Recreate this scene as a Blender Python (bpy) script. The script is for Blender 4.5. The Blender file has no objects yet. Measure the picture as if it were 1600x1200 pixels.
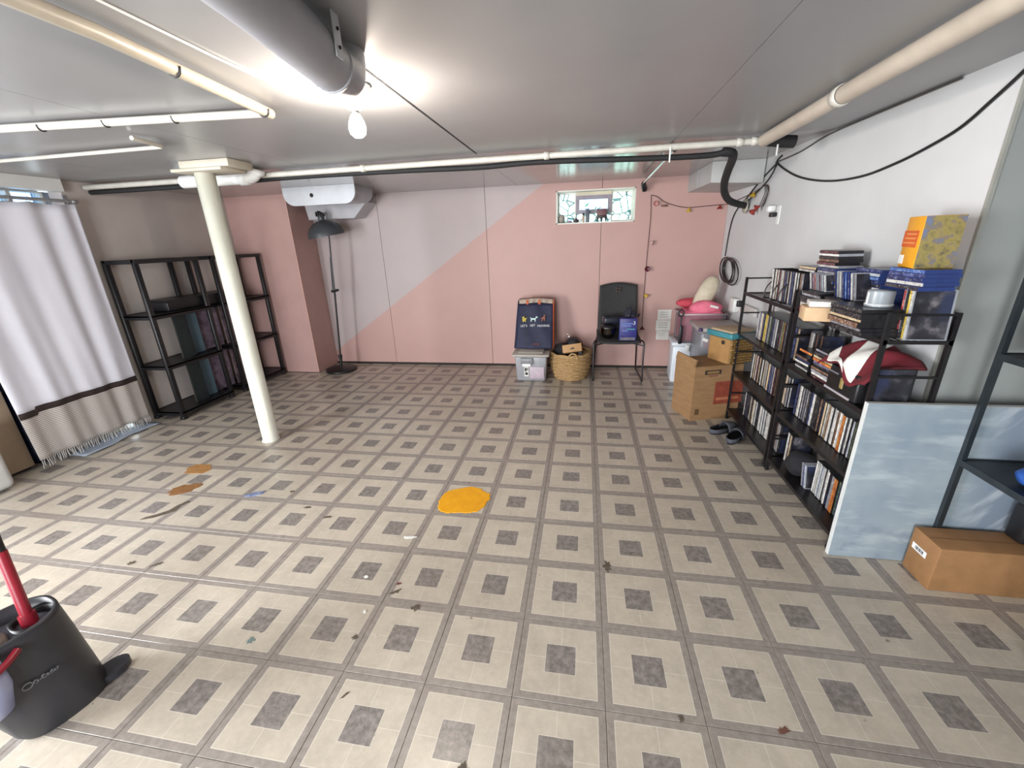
import bpy, bmesh, math, random
from mathutils import Vector, Matrix
random.seed(11)
scene = bpy.context.scene
COL = scene.collection
PI = math.pi

# ------------------------------------------------------------------ camera
cam_d = bpy.data.cameras.new('camera'); cam = bpy.data.objects.new('camera', cam_d); COL.objects.link(cam)
cam_d.sensor_fit = 'HORIZONTAL'; cam_d.sensor_width = 36.0; cam_d.lens = 645.02 / 1600 * 36.0
cam_d.clip_start = 0.02; cam_d.clip_end = 100
R = Vector((0.98372, 0.17635, -0.03405)); F = Vector((-0.16645, 0.92881, -0.33108))
yaw, pitch, roll = -0.1773, 0.3370, -0.0361
F = Vector((math.sin(yaw) * math.cos(pitch), math.cos(yaw) * math.cos(pitch), -math.sin(pitch)))
r0 = Vector((math.cos(yaw), -math.sin(yaw), 0)); u0 = r0.cross(F)
R = math.cos(roll) * r0 + math.sin(roll) * u0; U = -math.sin(roll) * r0 + math.cos(roll) * u0
cam.matrix_world = Matrix(((R.x, U.x, -F.x, -0.0998), (R.y, U.y, -F.y, -0.9316), (R.z, U.z, -F.z, 1.4352), (0, 0, 0, 1)))
scene.camera = cam

# ------------------------------------------------------------------ world, light, exposure
world = bpy.data.worlds.new('world'); scene.world = world; world.use_nodes = True
bg = world.node_tree.nodes['Background']; bg.inputs[0].default_value = (0.80, 0.93, 1.0, 1); bg.inputs[1].default_value = 0.75
vs = scene.view_settings
vs.view_transform = 'Standard'; vs.look = 'None'; vs.gamma = 1.0; vs.use_curve_mapping = False
vs.exposure = 2.80
BULB = 128.0          # radiance of the bare bulb
def area(name, loc, target, sx, sy, power, col):
    l = bpy.data.lights.new(name, 'AREA'); l.shape = 'RECTANGLE'; l.size = sx; l.size_y = sy; l.energy = power; l.color = col
    o = bpy.data.objects.new(name, l); COL.objects.link(o); o.location = loc
    o.rotation_euler = (Vector(target) - Vector(loc)).to_track_quat('-Z', 'Y').to_euler()
    return o
# added cool fill lamps in made-up wall openings, behind the camera and at left
area('added_fill_rear', (-1.1, -3.55, 1.0), (-1.6, 2.0, 0.9), 1.5, 1.7, 27, (0.95, 0.97, 1.0))
area('added_fill_left', (-3.96, -1.5, 1.0), (1.0, 0.6, 0.9), 1.5, 1.8, 37, (0.95, 0.97, 1.0))

# ------------------------------------------------------------------ mesh helpers
def lin(c):
    return tuple((x / 12.92 if x <= 0.04045 else ((x + 0.055) / 1.055) ** 2.4) for x in c)
def hexc(h):
    return lin(tuple(int(h[i:i + 2], 16) / 255 for i in (0, 2, 4)))
def setp(o, label=None, category=None, group=None, kind=None):
    for k, v in (('label', label), ('category', category), ('group', group), ('kind', kind)):
        if v: o[k] = v
    return o
class MB:
    def __init__(s): s.v = []; s.f = []; s.m = []; s.s = []
    def add(s, vs, fs, m=0, smooth=False):
        n = len(s.v); s.v += [tuple(v) for v in vs]
        for f in fs: s.f.append(tuple(n + i for i in f)); s.m.append(m); s.s.append(smooth)
        return s
    def box(s, a, b, m=0, rot=None, piv=None):
        x0, y0, z0 = a; x1, y1, z1 = b
        vs = [Vector(p) for p in ((x0, y0, z0), (x1, y0, z0), (x1, y1, z0), (x0, y1, z0), (x0, y0, z1), (x1, y0, z1), (x1, y1, z1), (x0, y1, z1))]
        if rot is not None:
            c = Vector(piv) if piv else Vector(((x0 + x1) / 2, (y0 + y1) / 2, (z0 + z1) / 2))
            vs = [c + rot @ (v - c) for v in vs]
        return s.add(vs, ((0, 3, 2, 1), (4, 5, 6, 7), (0, 1, 5, 4), (1, 2, 6, 5), (2, 3, 7, 6), (3, 0, 4, 7)), m)
    def rbox(s, a, b, r, m=0, seg=2, rot=None, piv=None, taper=None, smooth=True):
        bm = bmesh.new(); bmesh.ops.create_cube(bm, size=1)
        for v in bm.verts:
            v.co = Vector([a[i] + (v.co[i] + 0.5) * (b[i] - a[i]) for i in range(3)])
            if taper and v.co.z < (a[2] + b[2]) / 2:
                cx, cy = (a[0] + b[0]) / 2, (a[1] + b[1]) / 2
                v.co.x = cx + (v.co.x - cx) * taper; v.co.y = cy + (v.co.y - cy) * taper
        bmesh.ops.bevel(bm, geom=bm.edges[:], offset=r, segments=seg, affect='EDGES', profile=0.5)
        if rot is not None:
            c = Vector(piv) if piv else Vector(((a[0] + b[0]) / 2, (a[1] + b[1]) / 2, (a[2] + b[2]) / 2))
            for v in bm.verts: v.co = c + rot @ (v.co - c)
        bm.verts.index_update()
        s.add([v.co[:] for v in bm.verts], [[v.index for v in f.verts] for f in bm.faces], m, smooth); bm.free(); return s
    def tube(s, pts, r, n=8, m=0, caps=True, closed=False):
        pts = [Vector(p) for p in pts]; N = len(pts); rs = r if isinstance(r, (list, tuple)) else [r] * N
        t0 = (pts[1] - pts[0]).normalized(); a = Vector((0, 0, 1)) if abs(t0.z) < 0.9 else Vector((1, 0, 0))
        nrm = t0.cross(a).normalized(); vs = []; prev = t0
        for i in range(N):
            t = ((pts[i + 1] if i < N - 1 else pts[i]) - (pts[i - 1] if i > 0 else pts[i]))
            if closed: t = pts[(i + 1) % N] - pts[i - 1]
            t = t.normalized() if t.length > 1e-9 else prev
            q = prev.rotation_difference(t); nrm = (q @ nrm); nrm = (nrm - t * nrm.dot(t)).normalized(); b = t.cross(nrm); prev = t
            for k in range(n):
                an = 2 * PI * k / n; vs.append(pts[i] + (nrm * math.cos(an) + b * math.sin(an)) * rs[i])
        fs = [(i * n + k, i * n + (k + 1) % n, (i + 1) * n + (k + 1) % n, (i + 1) * n + k) for i in range(N - 1) for k in range(n)]
        if closed: fs += [((N - 1) * n + k, (N - 1) * n + (k + 1) % n, (k + 1) % n, k) for k in range(n)]
        s.add(vs, fs, m, True)
        if caps and not closed:
            s.add([vs[k] for k in range(n)], [tuple(range(n))[::-1]], m); s.add([vs[(N - 1) * n + k] for k in range(n)], [tuple(range(n))], m)
        return s
    def lathe(s, prof, n=24, m=0, c=(0, 0, 0), axis=None, sx=1, sy=1):
        q = Vector((0, 0, 1)).rotation_difference(Vector(axis).normalized()) if axis else None
        vs = []
        for (r, z) in prof:
            for k in range(n):
                v = Vector((r * math.cos(2 * PI * k / n) * sx, r * math.sin(2 * PI * k / n) * sy, z))
                if q: v = q @ v
                vs.append(v + Vector(c))
        fs = [(i * n + k, i * n + (k + 1) % n, (i + 1) * n + (k + 1) % n, (i + 1) * n + k) for i in range(len(prof) - 1) for k in range(n)]
        return s.add(vs, fs, m, True)
    def prism(s, poly, axis, d0, d1, m=0):
        def P(p, d):
            return (d, p[0], p[1]) if axis == 'x' else (p[0], d, p[1]) if axis == 'y' else (p[0], p[1], d)
        n = len(poly); vs = [P(p, d0) for p in poly] + [P(p, d1) for p in poly]
        return s.add(vs, [tuple(range(n))[::-1], tuple(range(n, 2 * n))] + [(i, (i + 1) % n, n + (i + 1) % n, n + i) for i in range(n)], m)
    def grid(s, fn, nu, nv, m=0, smooth=True, mfn=None):
        vs = [fn(i / nu, j / nv) for j in range(nv + 1) for i in range(nu + 1)]; n = len(s.v)
        fs = [(j * (nu + 1) + i, j * (nu + 1) + i + 1, (j + 1) * (nu + 1) + i + 1, (j + 1) * (nu + 1) + i) for j in range(nv) for i in range(nu)]
        return s.add(vs, fs, m, smooth)
    def build(s, name, mats, parent=None, base=None, label=None, category=None, group=None, kind=None, recalc=True, solid=None, org=None):
        o_ = Vector(org) if org else (world_loc(parent) if parent else Vector((0, 0, 0)))
        if base is not None: o_ = Vector(base)
        me = bpy.data.meshes.new(name)
        me.from_pydata([tuple(Vector(v) - o_) for v in s.v], [], s.f)
        if not isinstance(mats, (list, tuple)): mats = [mats]
        for mm in mats: me.materials.append(mm)
        me.polygons.foreach_set('material_index', s.m); me.polygons.foreach_set('use_smooth', s.s)
        if recalc:
            bm = bmesh.new(); bm.from_mesh(me); bmesh.ops.recalc_face_normals(bm, faces=bm.faces); bm.to_mesh(me); bm.free()
        me.update()
        o = bpy.data.objects.new(name, me); COL.objects.link(o)
        if parent: o.parent = parent; o.location = o_ - world_loc(parent)
        else: o.location = o_
        if solid:
            md = o.modifiers.new('thick', 'SOLIDIFY'); md.thickness = solid; md.offset = 0
        return setp(o, label, category, group, kind)
def world_loc(o):
    v = Vector((0, 0, 0))
    while o: v += o.location; o = o.parent
    return v
def thing(name, loc, label, category, group=None):
    o = bpy.data.objects.new(name, None); COL.objects.link(o); o.location = loc; o.empty_display_size = 0.05
    return setp(o, label, category, group)
def rz(a): return Matrix.Rotation(a, 3, 'Z')
def arc(c, r, a0, a1, n, plane='xz'):
    out = []
    for i in range(n + 1):
        a = a0 + (a1 - a0) * i / n; p, q = r * math.cos(a), r * math.sin(a)
        out.append((c[0] + p, c[1], c[2] + q) if plane == 'xz' else (c[0], c[1] + p, c[2] + q) if plane == 'yz' else (c[0] + p, c[1] + q, c[2]))
    return out
def smooth_path(pts, k=6):
    P = [Vector(p) for p in pts]; out = []
    for i in range(len(P) - 1):
        p0, p1, p2, p3 = P[max(i - 1, 0)], P[i], P[i + 1], P[min(i + 2, len(P) - 1)]
        for j in range(k):
            t = j / k
            out.append(0.5 * ((2 * p1) + (p2 - p0) * t + (2 * p0 - 5 * p1 + 4 * p2 - p3) * t * t + (3 * p1 - p0 - 3 * p2 + p3) * t ** 3))
    out.append(P[-1]); return out

def blob(name, c, r, m, label, cat, seed=0, parent=None, amp=0.2, freq=3.0, grp=None, seg=(20, 12)):
    rnd = random.Random(seed); ph = [rnd.uniform(0, 6.28) for _ in range(6)]; mb = MB(); nu, nv = seg; vs = []; fs = []
    for j in range(nv + 1):
        th = PI * j / nv
        for i in range(nu):
            p = 2 * PI * i / nu; d = Vector((math.sin(th) * math.cos(p), math.sin(th) * math.sin(p), math.cos(th)))
            k = 1 + amp * (math.sin(freq * d.x + ph[0]) * math.sin(freq * d.y + ph[1]) + 0.6 * math.sin(freq * 1.9 * d.z + ph[2] + d.x * 2) * math.sin(freq * 2.2 * d.y + ph[3]))
            vs.append((c[0] + d.x * r[0] * k, c[1] + d.y * r[1] * k, c[2] + d.z * r[2] * k))
    for j in range(nv):
        for i in range(nu): fs.append((j * nu + i, j * nu + (i + 1) % nu, (j + 1) * nu + (i + 1) % nu, (j + 1) * nu + i))
    mb.add(vs, fs, 0, True)
    if parent: return mb.build(name, m, parent=parent)
    return mb.build(name, m, label=label, category=cat, group=grp, base=(c[0], c[1], c[2] - r[2]))

# ------------------------------------------------------------------ materials
MATS = {}
class NT:
    def __init__(s, name):
        s.m = bpy.data.materials.new(name); s.m.use_nodes = True; s.t = s.m.node_tree; s.b = s.t.nodes['Principled BSDF']
    def n(s, typ, **kw):
        nd = s.t.nodes.new(typ)
        for k, v in kw.items():
            if k.startswith('i_'):
                key = k[2:]; key = int(key) if key.isdigit() else key.replace('_', ' ')
                inp = nd.inputs[key]
                if hasattr(v, 'is_output') or isinstance(v, bpy.types.NodeSocket): s.t.links.new(v, inp)
                else: inp.default_value = v
            else: setattr(nd, k, v)
        return nd
    def L(s, a, b): s.t.links.new(a, b)
    def math(s, op, a, b=None, c=None):
        nd = s.t.nodes.new('ShaderNodeMath'); nd.operation = op
        for i, v in enumerate((a, b, c)):
            if v is None: continue
            if isinstance(v, (int, float)): nd.inputs[i].default_value = v
            else: s.L(v, nd.inputs[i])
        return nd.outputs[0]
    def mix(s, fac, a, b):
        nd = s.t.nodes.new('ShaderNodeMix'); nd.data_type = 'RGBA'
        for i, v in ((0, fac), (6, a), (7, b)):
            if isinstance(v, (int, float)): nd.inputs[i].default_value = v
            elif isinstance(v, tuple): nd.inputs[i].default_value = (v + (1,))[:4]
            else: s.L(v, nd.inputs[i])
        return nd.outputs[2]
    def ramp(s, fac, stops, interp='LINEAR'):
        nd = s.t.nodes.new('ShaderNodeValToRGB'); cr = nd.color_ramp; cr.interpolation = interp
        while len(cr.elements) < len(stops): cr.elements.new(0.5)
        for e, (p, c) in zip(cr.elements, stops): e.position = p; e.color = (c if isinstance(c, tuple) else (c, c, c)) + (1,)
        s.L(fac, nd.inputs[0]); return nd.outputs[0]
    def noise(s, vec, scale, detail=3, rough=0.6):
        nd = s.t.nodes.new('ShaderNodeTexNoise'); nd.inputs['Scale'].default_value = scale; nd.inputs['Detail'].default_value = detail; nd.inputs['Roughness'].default_value = rough
        s.L(vec, nd.inputs['Vector']); return nd.outputs[0]
    def obj(s): return s.n('ShaderNodeTexCoord').outputs['Object']
    def pos(s): return s.n('ShaderNodeNewGeometry').outputs['Position']
    def bump(s, h, strength, dist=0.002):
        nd = s.n('ShaderNodeBump'); nd.inputs['Strength'].default_value = strength; nd.inputs['Distance'].default_value = dist
        s.L(h, nd.inputs['Height']); s.L(nd.outputs[0], s.b.inputs['Normal'])
    def fin(s, col, rough, metal=0.0):
        if isinstance(col, tuple): s.b.inputs['Base Color'].default_value = (col + (1,))[:4]
        else: s.L(col, s.b.inputs['Base Color'])
        s.b.inputs['Roughness'].default_value = rough; s.b.inputs['Metallic'].default_value = metal
        return s.m
def mat(name, c1, c2=None, rough=0.6, scale=12, bump=0.0, metal=0.0, detail=4, spec=0.5, stretch=None, world_space=False):
    if name in MATS: return MATS[name]
    t = NT(name); a = hexc(c1) if isinstance(c1, str) else c1
    b = hexc(c2) if isinstance(c2, str) else (c2 or tuple(x * 0.86 for x in a))
    vec = t.pos() if world_space else t.obj()
    if stretch:
        mp = t.n('ShaderNodeMapping'); mp.inputs['Scale'].default_value = stretch; t.L(vec, mp.inputs['Vector']); vec = mp.outputs[0]
    nz = t.noise(vec, scale, detail)
    t.fin(t.mix(t.ramp(nz, [(0.32, 0.0), (0.68, 1.0)]), a, b), rough, metal)
    t.b.inputs['Specular IOR Level'].default_value = spec
    if bump: t.bump(t.noise(vec, scale * 6, 3), bump)
    MATS[name] = t.m; return t.m

# floor tile: dark band, pale marbled square with light outlines and a small dark square
def tile_mat():
    t = NT('vinyl_tile'); v = t.obj(); sx = t.n('ShaderNodeSeparateXYZ'); t.L(v, sx.inputs[0])
    ax = t.math('ABSOLUTE', sx.outputs[0]); ay = t.math('ABSOLUTE', sx.outputs[1]); d = t.math('MAXIMUM', ax, ay); lo = t.math('MINIMUM', ax, ay)
    p = t.pos(); n1 = t.noise(p, 9, 6, 0.65); n2 = t.noise(p, 42, 5, 0.7); n3 = t.noise(p, 1.1, 4, 0.6)
    cream = t.mix(t.ramp(n1, [(0.3, 0.0), (0.7, 1.0)]), hexc('bdb2a2'), hexc('ab a193'.replace(' ', '')))
    cream = t.mix(t.math('MULTIPLY', t.ramp(n2, [(0.45, 0.0), (0.75, 1.0)]), 0.35), cream, hexc('cfc6b8'))
    gray = t.mix(t.ramp(n2, [(0.35, 0.0), (0.68, 1.0)]), hexc('847c75'), hexc('9a9189'))
    dark = t.mix(t.ramp(n2, [(0.38, 0.0), (0.66, 1.0)]), hexc('6c6661'), hexc('938b86'))
    pale = hexc('d3cbbd')
    col = t.mix(t.math('GREATER_THAN', d, 0.1275), cream, gray)
    edge = t.math('MULTIPLY', t.math('GREATER_THAN', d, 0.1258), t.math('LESS_THAN', d, 0.1283))
    col = t.mix(t.math('MULTIPLY', edge, 0.75), col, pale)
    cr = t.math('MULTIPLY', t.math('LESS_THAN', lo, 0.0011), t.math('MULTIPLY', t.math('GREATER_THAN', d, 0.054), t.math('LESS_THAN', d, 0.126)))
    col = t.mix(t.math('MULTIPLY', cr, 0.6), col, pale)
    col = t.mix(t.math('LESS_THAN', d, 0.054), col, dark)
    e2 = t.math('MULTIPLY', t.math('GREATER_THAN', d, 0.053), t.math('LESS_THAN', d, 0.0552))
    col = t.mix(t.math('MULTIPLY', e2, 0.7), col, pale)
    dirt = t.ramp(n3, [(0.42, 0.0), (0.75, 1.0)])
    col = t.mix(t.math('MULTIPLY', dirt, 0.22), col, hexc('6b5a48'))
    n4 = t.noise(p, 16, 3, 0.5); spots = t.ramp(n4, [(0.735, 0.0), (0.76, 1.0)])
    col = t.mix(t.math('MULTIPLY', spots, 0.6), col, hexc('4a4038'))
    rnd = t.n('ShaderNodeObjectInfo').outputs['Random']
    hs = t.n('ShaderNodeHueSaturation'); t.L(col, hs.inputs['Color']); t.L(t.math('ADD', t.math('MULTIPLY', rnd, 0.08), 0.96), hs.inputs['Value'])
    t.fin(hs.outputs[0], 0.3); t.L(t.math('ADD', t.math('MULTIPLY', n1, 0.22), 0.2), t.b.inputs['Roughness'])
    t.b.inputs['Specular IOR Level'].default_value = 0.45
    t.bump(n2, 0.12, 0.001); return t.m
M_TILE = tile_mat()
def backwall_mat():
    t = NT('two_tone_wall_paint'); p = t.pos(); s = t.n('ShaderNodeSeparateXYZ'); t.L(p, s.inputs[0])
    # paint line from (x -2.986, z .315) up to (x -.610, z 1.914)
    k = (1.914 - 0.315) / (-0.610 + 2.986)
    line = t.math('ADD', t.math('MULTIPLY', s.outputs[0], k), 0.315 + 2.986 * k)
    up = t.math('GREATER_THAN', s.outputs[2], line)
    n = t.noise(p, 2.5, 4); n2 = t.noise(p, 220, 2)
    pink = t.mix(n, hexc('b4918a'), hexc('aa8780')); mauve = t.mix(n, hexc('ada09f'), hexc('a29595'))
    t.fin(t.mix(up, pink, mauve), 0.5); t.b.inputs['Specular IOR Level'].default_value = 0.4; t.bump(n2, 0.15, 0.001); return t.m
M_BACK = backwall_mat()
M_PINK = mat('pink_paint', 'b3908a', 'a98680', 0.5, 2.5, 0.1, world_space=True)
M_TAUPE = mat('taupe_paint', 'b6aca6', 'aba19b', 0.6, 2.0, 0.1, world_space=True)
M_RWALL = mat('white_wall_paint', 'c4c4c4', 'bababa', 0.55, 1.6, 0.08, world_space=True)
M_GRAYWALL = mat('grey_green_wall_paint', '8b8e8b', '7e827f', 0.6, 1.8, 0.08, world_space=True)
M_CEIL = mat('ceiling_semigloss', '8d8d8e', '848485', 0.3, 1.2, 0.05, world_space=True, spec=0.5)
M_CEILFAR = mat('ceiling_semigloss_back', '96928f', '8c8885', 0.16, 1.2, 0.03, world_space=True, spec=0.6)
M_WPIPE = mat('white_pipe_paint', 'bdbab2', 'aeaba2', 0.35, 14, 0.15, world_space=True)
M_DUCT = mat('grey_duct_paint', 'a3a3a8', '95959b', 0.4, 5, 0.05)
M_DARKGAP = mat('dark_gap', '2a2522', '1e1a18', 0.8)
M_POST = mat('cream_gloss_paint', 'd3d2c6', 'c9c8ba', 0.22, 6, 0.25, world_space=True)
M_BLACK = mat('black_plastic', '171619', '101012', 0.42, 30)
M_BLACKM = mat('black_metal', '1b181a', '121012', 0.35, 30)
M_RUB = mat('black_foam', '1a191c', '0f0f10', 0.75, 40, 0.4)
M_WHITE = mat('white_plastic', 'd8d8d6', 'cfcfcc', 0.35, 8)
M_WHITEM = mat('white_metal', 'c6c9ce', 'babdc2', 0.3, 6)
M_CHROME = mat('chrome', 'c9c9c9', 'b5b5b5', 0.18, 10, metal=1.0)
M_CARD = mat('cardboard', '8f6e4c', '826240', 0.75, 9, 0.15, stretch=(1, 1, 4))
M_CARD2 = mat('cardboard_pale', 'b08a60', 'a07a50', 0.75, 9, 0.15)
M_TAN = mat('tan_card', 'c8a987', 'b89873', 0.7, 10)
M_TEAL = mat('teal_plastic', '3d7d86', '357079', 0.45, 10)
M_RED = mat('red_metal', '8e1c2c', '7d1524', 0.35, 10)
M_NAVY = mat('navy_fabric', '20233f', '181a30', 0.7, 20, 0.2)
M_ORANGE = mat('orange_webbing', 'b5562c', 'a34a24', 0.7, 20)
M_GREYFAB = mat('grey_slipper_felt', '4d4f57', '3d3f46', 0.9, 40, 0.5)
M_PINKFAB = mat('pink_fabric', 'dc7389', 'c25a70', 0.85, 10, 0.4)
M_REDPINK = mat('red_pink_fabric', 'c44a58', 'a93645', 0.85, 10, 0.4)
M_CREAMFAB = mat('cream_fabric', 'c4b8a4', 'a89b86', 0.9, 9, 0.5)
M_DKRED = mat('dark_red_cloth', '6d1422', '4a0b15', 0.85, 9, 0.5)
M_PAPER = mat('white_paper', 'd6d4cf', 'c8c6c0', 0.7, 12)
M_BLUEPAPER = mat('pale_blue_paper', 'a9b3c2', '97a2b3', 0.6, 5)
M_YELPAINT = mat('yellow_paint', 'e2a114', 'd5930c', 0.38, 14, 0.5)
M_BROWNST = mat('brown_stain', '8d6238', '75502c', 0.6, 30, 0.2)
M_ORST = mat('ochre_stain', 'a97c49', '8d6435', 0.6, 25, 0.2)
M_SCUFF = mat('dark_scuff', '4b4136', '5f5546', 0.7, 40)
M_BEIGE = mat('beige_laminate', 'b09b83', 'a5907a', 0.5, 4)
M_ALCOVE = mat('blue_grey_paint', '7a7f8c', '6c717e', 0.7, 5)
M_GREYLID = mat('grey_lid', 'a9a299', '9b948b', 0.45, 8)
M_BLUELAB = mat('blue_label', '2b57a8', '234890', 0.4, 15)
M_RCUP = mat('dark_red_plastic', '8b2a26', '7a221f', 0.4, 15)
M_YCUP = mat('yellow_plastic', 'c9a43c', 'b8932e', 0.4, 15)
M_PLUM = mat('plum_plastic', '5c1f2c', '4b1722', 0.4, 15)
M_BROWNWOOD = mat('brown_wood', '5c3a33', '4c2e28', 0.5, 15)
M_INK = mat('black_print', '2a2420', '241e1a', 0.6, 20)
M_WPRINT = mat('white_print', 'd9d9d9', 'cccccc', 0.6, 20)
def glassy(name, col, alpha, rough=0.15):
    t = NT(name); t.fin(hexc(col), rough); tr = t.n('ShaderNodeBsdfTransparent'); tr.inputs[0].default_value = hexc(col) + (1,)
    mx = t.n('ShaderNodeMixShader'); mx.inputs[0].default_value = alpha
    t.L(tr.outputs[0], mx.inputs[1]); t.L(t.b.outputs[0], mx.inputs[2]); t.L(mx.outputs[0], t.t.nodes['Material Output'].inputs[0]); return t.m
M_CLEARBIN = glassy('clear_grey_plastic', 'c4c5ca', 0.3)
M_CLEARBIN2 = glassy('clear_plastic', 'e4dfe2', 0.10)
def weave(name, c1, c2, c3, sc=(60, 60, 60)):
    t = NT(name); v = t.obj(); mp = t.n('ShaderNodeMapping'); mp.inputs['Scale'].default_value = sc; t.L(v, mp.inputs['Vector'])
    n = t.noise(mp.outputs[0], 1.0, 3); n2 = t.noise(v, 25, 3)
    c = t.mix(t.ramp(n, [(0.38, 0.0), (0.62, 1.0)]), hexc(c1), hexc(c2)); c = t.mix(t.math('MULTIPLY', n2, 0.5), c, hexc(c3))
    t.fin(c, 0.75); t.bump(n, 0.7, 0.004); return t.m
M_WICKER = weave('wicker', 'ac8a5a', '6d4f2a', 'b99b70', (70, 70, 130))
M_SEAGRASS = weave('seagrass', '93703c', '4a3216', 'a9864f', (95, 95, 45))
M_DARKWEAVE = weave('dark_woven', '2a2018', '151010', '3a2c20', (80, 80, 80))

# ------------------------------------------------------------------ setting
ZC = 1.962            # ceiling height
XR = 1.275            # white wall on the right, where it meets the back wall
def xr(y): return XR + (3.76 - y) * 0.0131   # the wall runs very slightly out of square
YB = 3.76             # pink wall at the back
XL = -3.95            # taupe wall on the left
YJ = 0.93             # where the right wall steps out
T = 0.3048

# floor: a sub-floor that carries every vinyl tile as its own piece
fl = MB().box((-5.0, -3.6, -0.12), (2.7, 4.0, -0.0045)).build('floor', M_DARKGAP, kind='structure', recalc=True, base=(0, 0, 0))
def tile_mesh():
    m = MB(); h = T / 2 - 0.0005; b = 0.0012
    vs = [(-h, -h, -0.004), (h, -h, -0.004), (h, h, -0.004), (-h, h, -0.004), (-h, -h, -b), (h, -h, -b), (h, h, -b), (-h, h, -b),
          (-h + b, -h + b, 0), (h - b, -h + b, 0), (h - b, h - b, 0), (-h + b, h - b, 0)]
    fs = [(8, 9, 10, 11)] + [(4 + i, 4 + (i + 1) % 4, 8 + (i + 1) % 4, 8 + i) for i in range(4)] + [(i, (i + 1) % 4, 4 + (i + 1) % 4, 4 + i) for i in range(4)]
    return vs, fs
TV, TF = tile_mesh()
tme = bpy.data.meshes.new('tile'); tme.from_pydata(TV, [], TF); tme.materials.append(M_TILE)
cells = []
for i in range(-16, 9):
    for j in range(-12, 13):
        cx, cy = (i + 0.5) * T, (j + 0.5) * T
        if cy > YB + 0.16 or cx < -4.7 or cx > 2.6: continue
        if cy > YJ + 0.35 and cx > XR + 0.16: continue
        D = Vector((cx + 0.0998, cy + 0.9316, -1.4352)); z = D.dot(F)
        vis = z > 0.3 and abs(D.dot(R) / z) < 800 / 645 + 0.22 and -0.97 - 0.3 < D.dot(U) / z < 0.95
        cells.append((0 if vis else 1, D.length, cx, cy))
cells.sort()
rest = MB()
for k, (nv, dist, cx, cy) in enumerate(cells):
    dz = random.uniform(-0.0003, 0.0003)
    if k < 300:
        o = bpy.data.objects.new('tile', tme); COL.objects.link(o); o.parent = fl; o.location = (cx, cy, dz)
    else:
        rest.add([(v[0] + cx, v[1] + cy, v[2] + dz) for v in TV], TF)
t2 = NT('vinyl_tile_rest')
# same printed tile for the joined remainder, tiled from world position
def tile_rest_mat():
    m = M_TILE.copy(); m.name = 'vinyl_tile_field'; nt = m.node_tree
    tc = [n for n in nt.nodes if n.type == 'TEX_COORD'][0]; geo = nt.nodes.new('ShaderNodeNewGeometry')
    off = nt.nodes.new('ShaderNodeVectorMath'); off.operation = 'MODULO'; add = nt.nodes.new('ShaderNodeVectorMath'); add.operation = 'ADD'; sub = nt.nodes.new('ShaderNodeVectorMath'); sub.operation = 'SUBTRACT'
    add.inputs[1].default_value = (T * 40, T * 40, 0); off.inputs[1].default_value = (T, T, 10); sub.inputs[1].default_value = (T / 2, T / 2, 0)
    nt.links.new(geo.outputs['Position'], add.inputs[0]); nt.links.new(add.outputs[0], off.inputs[0]); nt.links.new(off.outputs[0], sub.inputs[0])
    for l in list(tc.outputs['Object'].links): nt.links.new(sub.outputs[0], l.to_socket)
    return m
rest.build('tile_field', tile_rest_mat(), parent=fl, kind='stuff')

# back wall: four painted panels with fine seams, opening for the window
WX0, WX1, WZ0, WZ1 = -0.405, 0.395, 1.565, 1.888
wb = MB().box((-3.25, YB + 0.012, 0), (WX0, YB + 0.16, ZC)).box((WX1, YB + 0.012, 0), (XR + 0.15, YB + 0.16, ZC)).box((WX0, YB + 0.012, 0), (WX1, YB + 0.16, WZ0)).box((WX0, YB + 0.012, WZ1), (WX1, YB + 0.16, ZC)).build('wall_back', M_DARKGAP, kind='structure')
g = 0.0022
xs = [-3.215, -2.402, -1.162, 0.062, XR]
for a, b in zip(xs[:-1], xs[1:]):
    m = MB(); x0, x1 = a + g, b - g; z0, z1 = 0.025, ZC
    if x1 < WX0 or x0 > WX1: poly = [(x0, z0), (x1, z0), (x1, z1), (x0, z1)]
    elif x0 < WX0: poly = [(x0, z0), (x1, z0), (x1, WZ0), (WX0, WZ0), (WX0, WZ1), (x1, WZ1), (x1, z1), (x0, z1)]
    else: poly = [(x0, z0), (x1, z0), (x1, z1), (x0, z1), (x0, WZ1), (WX1, WZ1), (WX1, WZ0), (x0, WZ0)]
    m.prism(poly, 'y', YB, YB + 0.012); m.build('panel', M_BACK, parent=wb)
MB().box((-3.215, YB - 0.004, 0), (XR, YB + 0.011, 0.022)).build('baseboard_back', M_DARKGAP, kind='structure')

# pink boxed chase in the corner
ch = MB().box((XL, 3.35, 0.006), (-3.215, YB + 0.15, ZC)).build('wall_chase', M_PINK, kind='structure')
MB().box((-3.219, 3.346, 0.006), (-3.2135, 3.352, ZC)).build('corner_bead', mat('corner_bead_pink', 'd8aa9d', None, 0.4), parent=ch)
# left wall and the niche behind the curtain
wl = MB().box((XL - 0.12, 1.84, 0), (XL, 3.42, ZC)).box((XL - 0.12, -3.6, 0), (XL, -2.4, ZC)).box((XL - 0.12, -0.6, 0), (XL, 0.2, ZC)).box((XL - 0.12, 0.2, 1.9), (XL, 1.84, ZC)).build('wall_left', M_TAUPE, kind='structure')
NX = -4.16
wn = MB().box((NX - 0.1, 0.1, 0), (NX, 1.84, 1.80)).box((NX - 0.1, 0.1, 1.895), (NX, 1.84, ZC)).box((NX - 0.1, 0.1, 1.8), (NX, 1.2, 1.895)).box((NX - 0.1, 1.855, 1.8), (NX, 1.95, 1.895)).build('wall_niche', M_ALCOVE, kind='structure')
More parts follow.
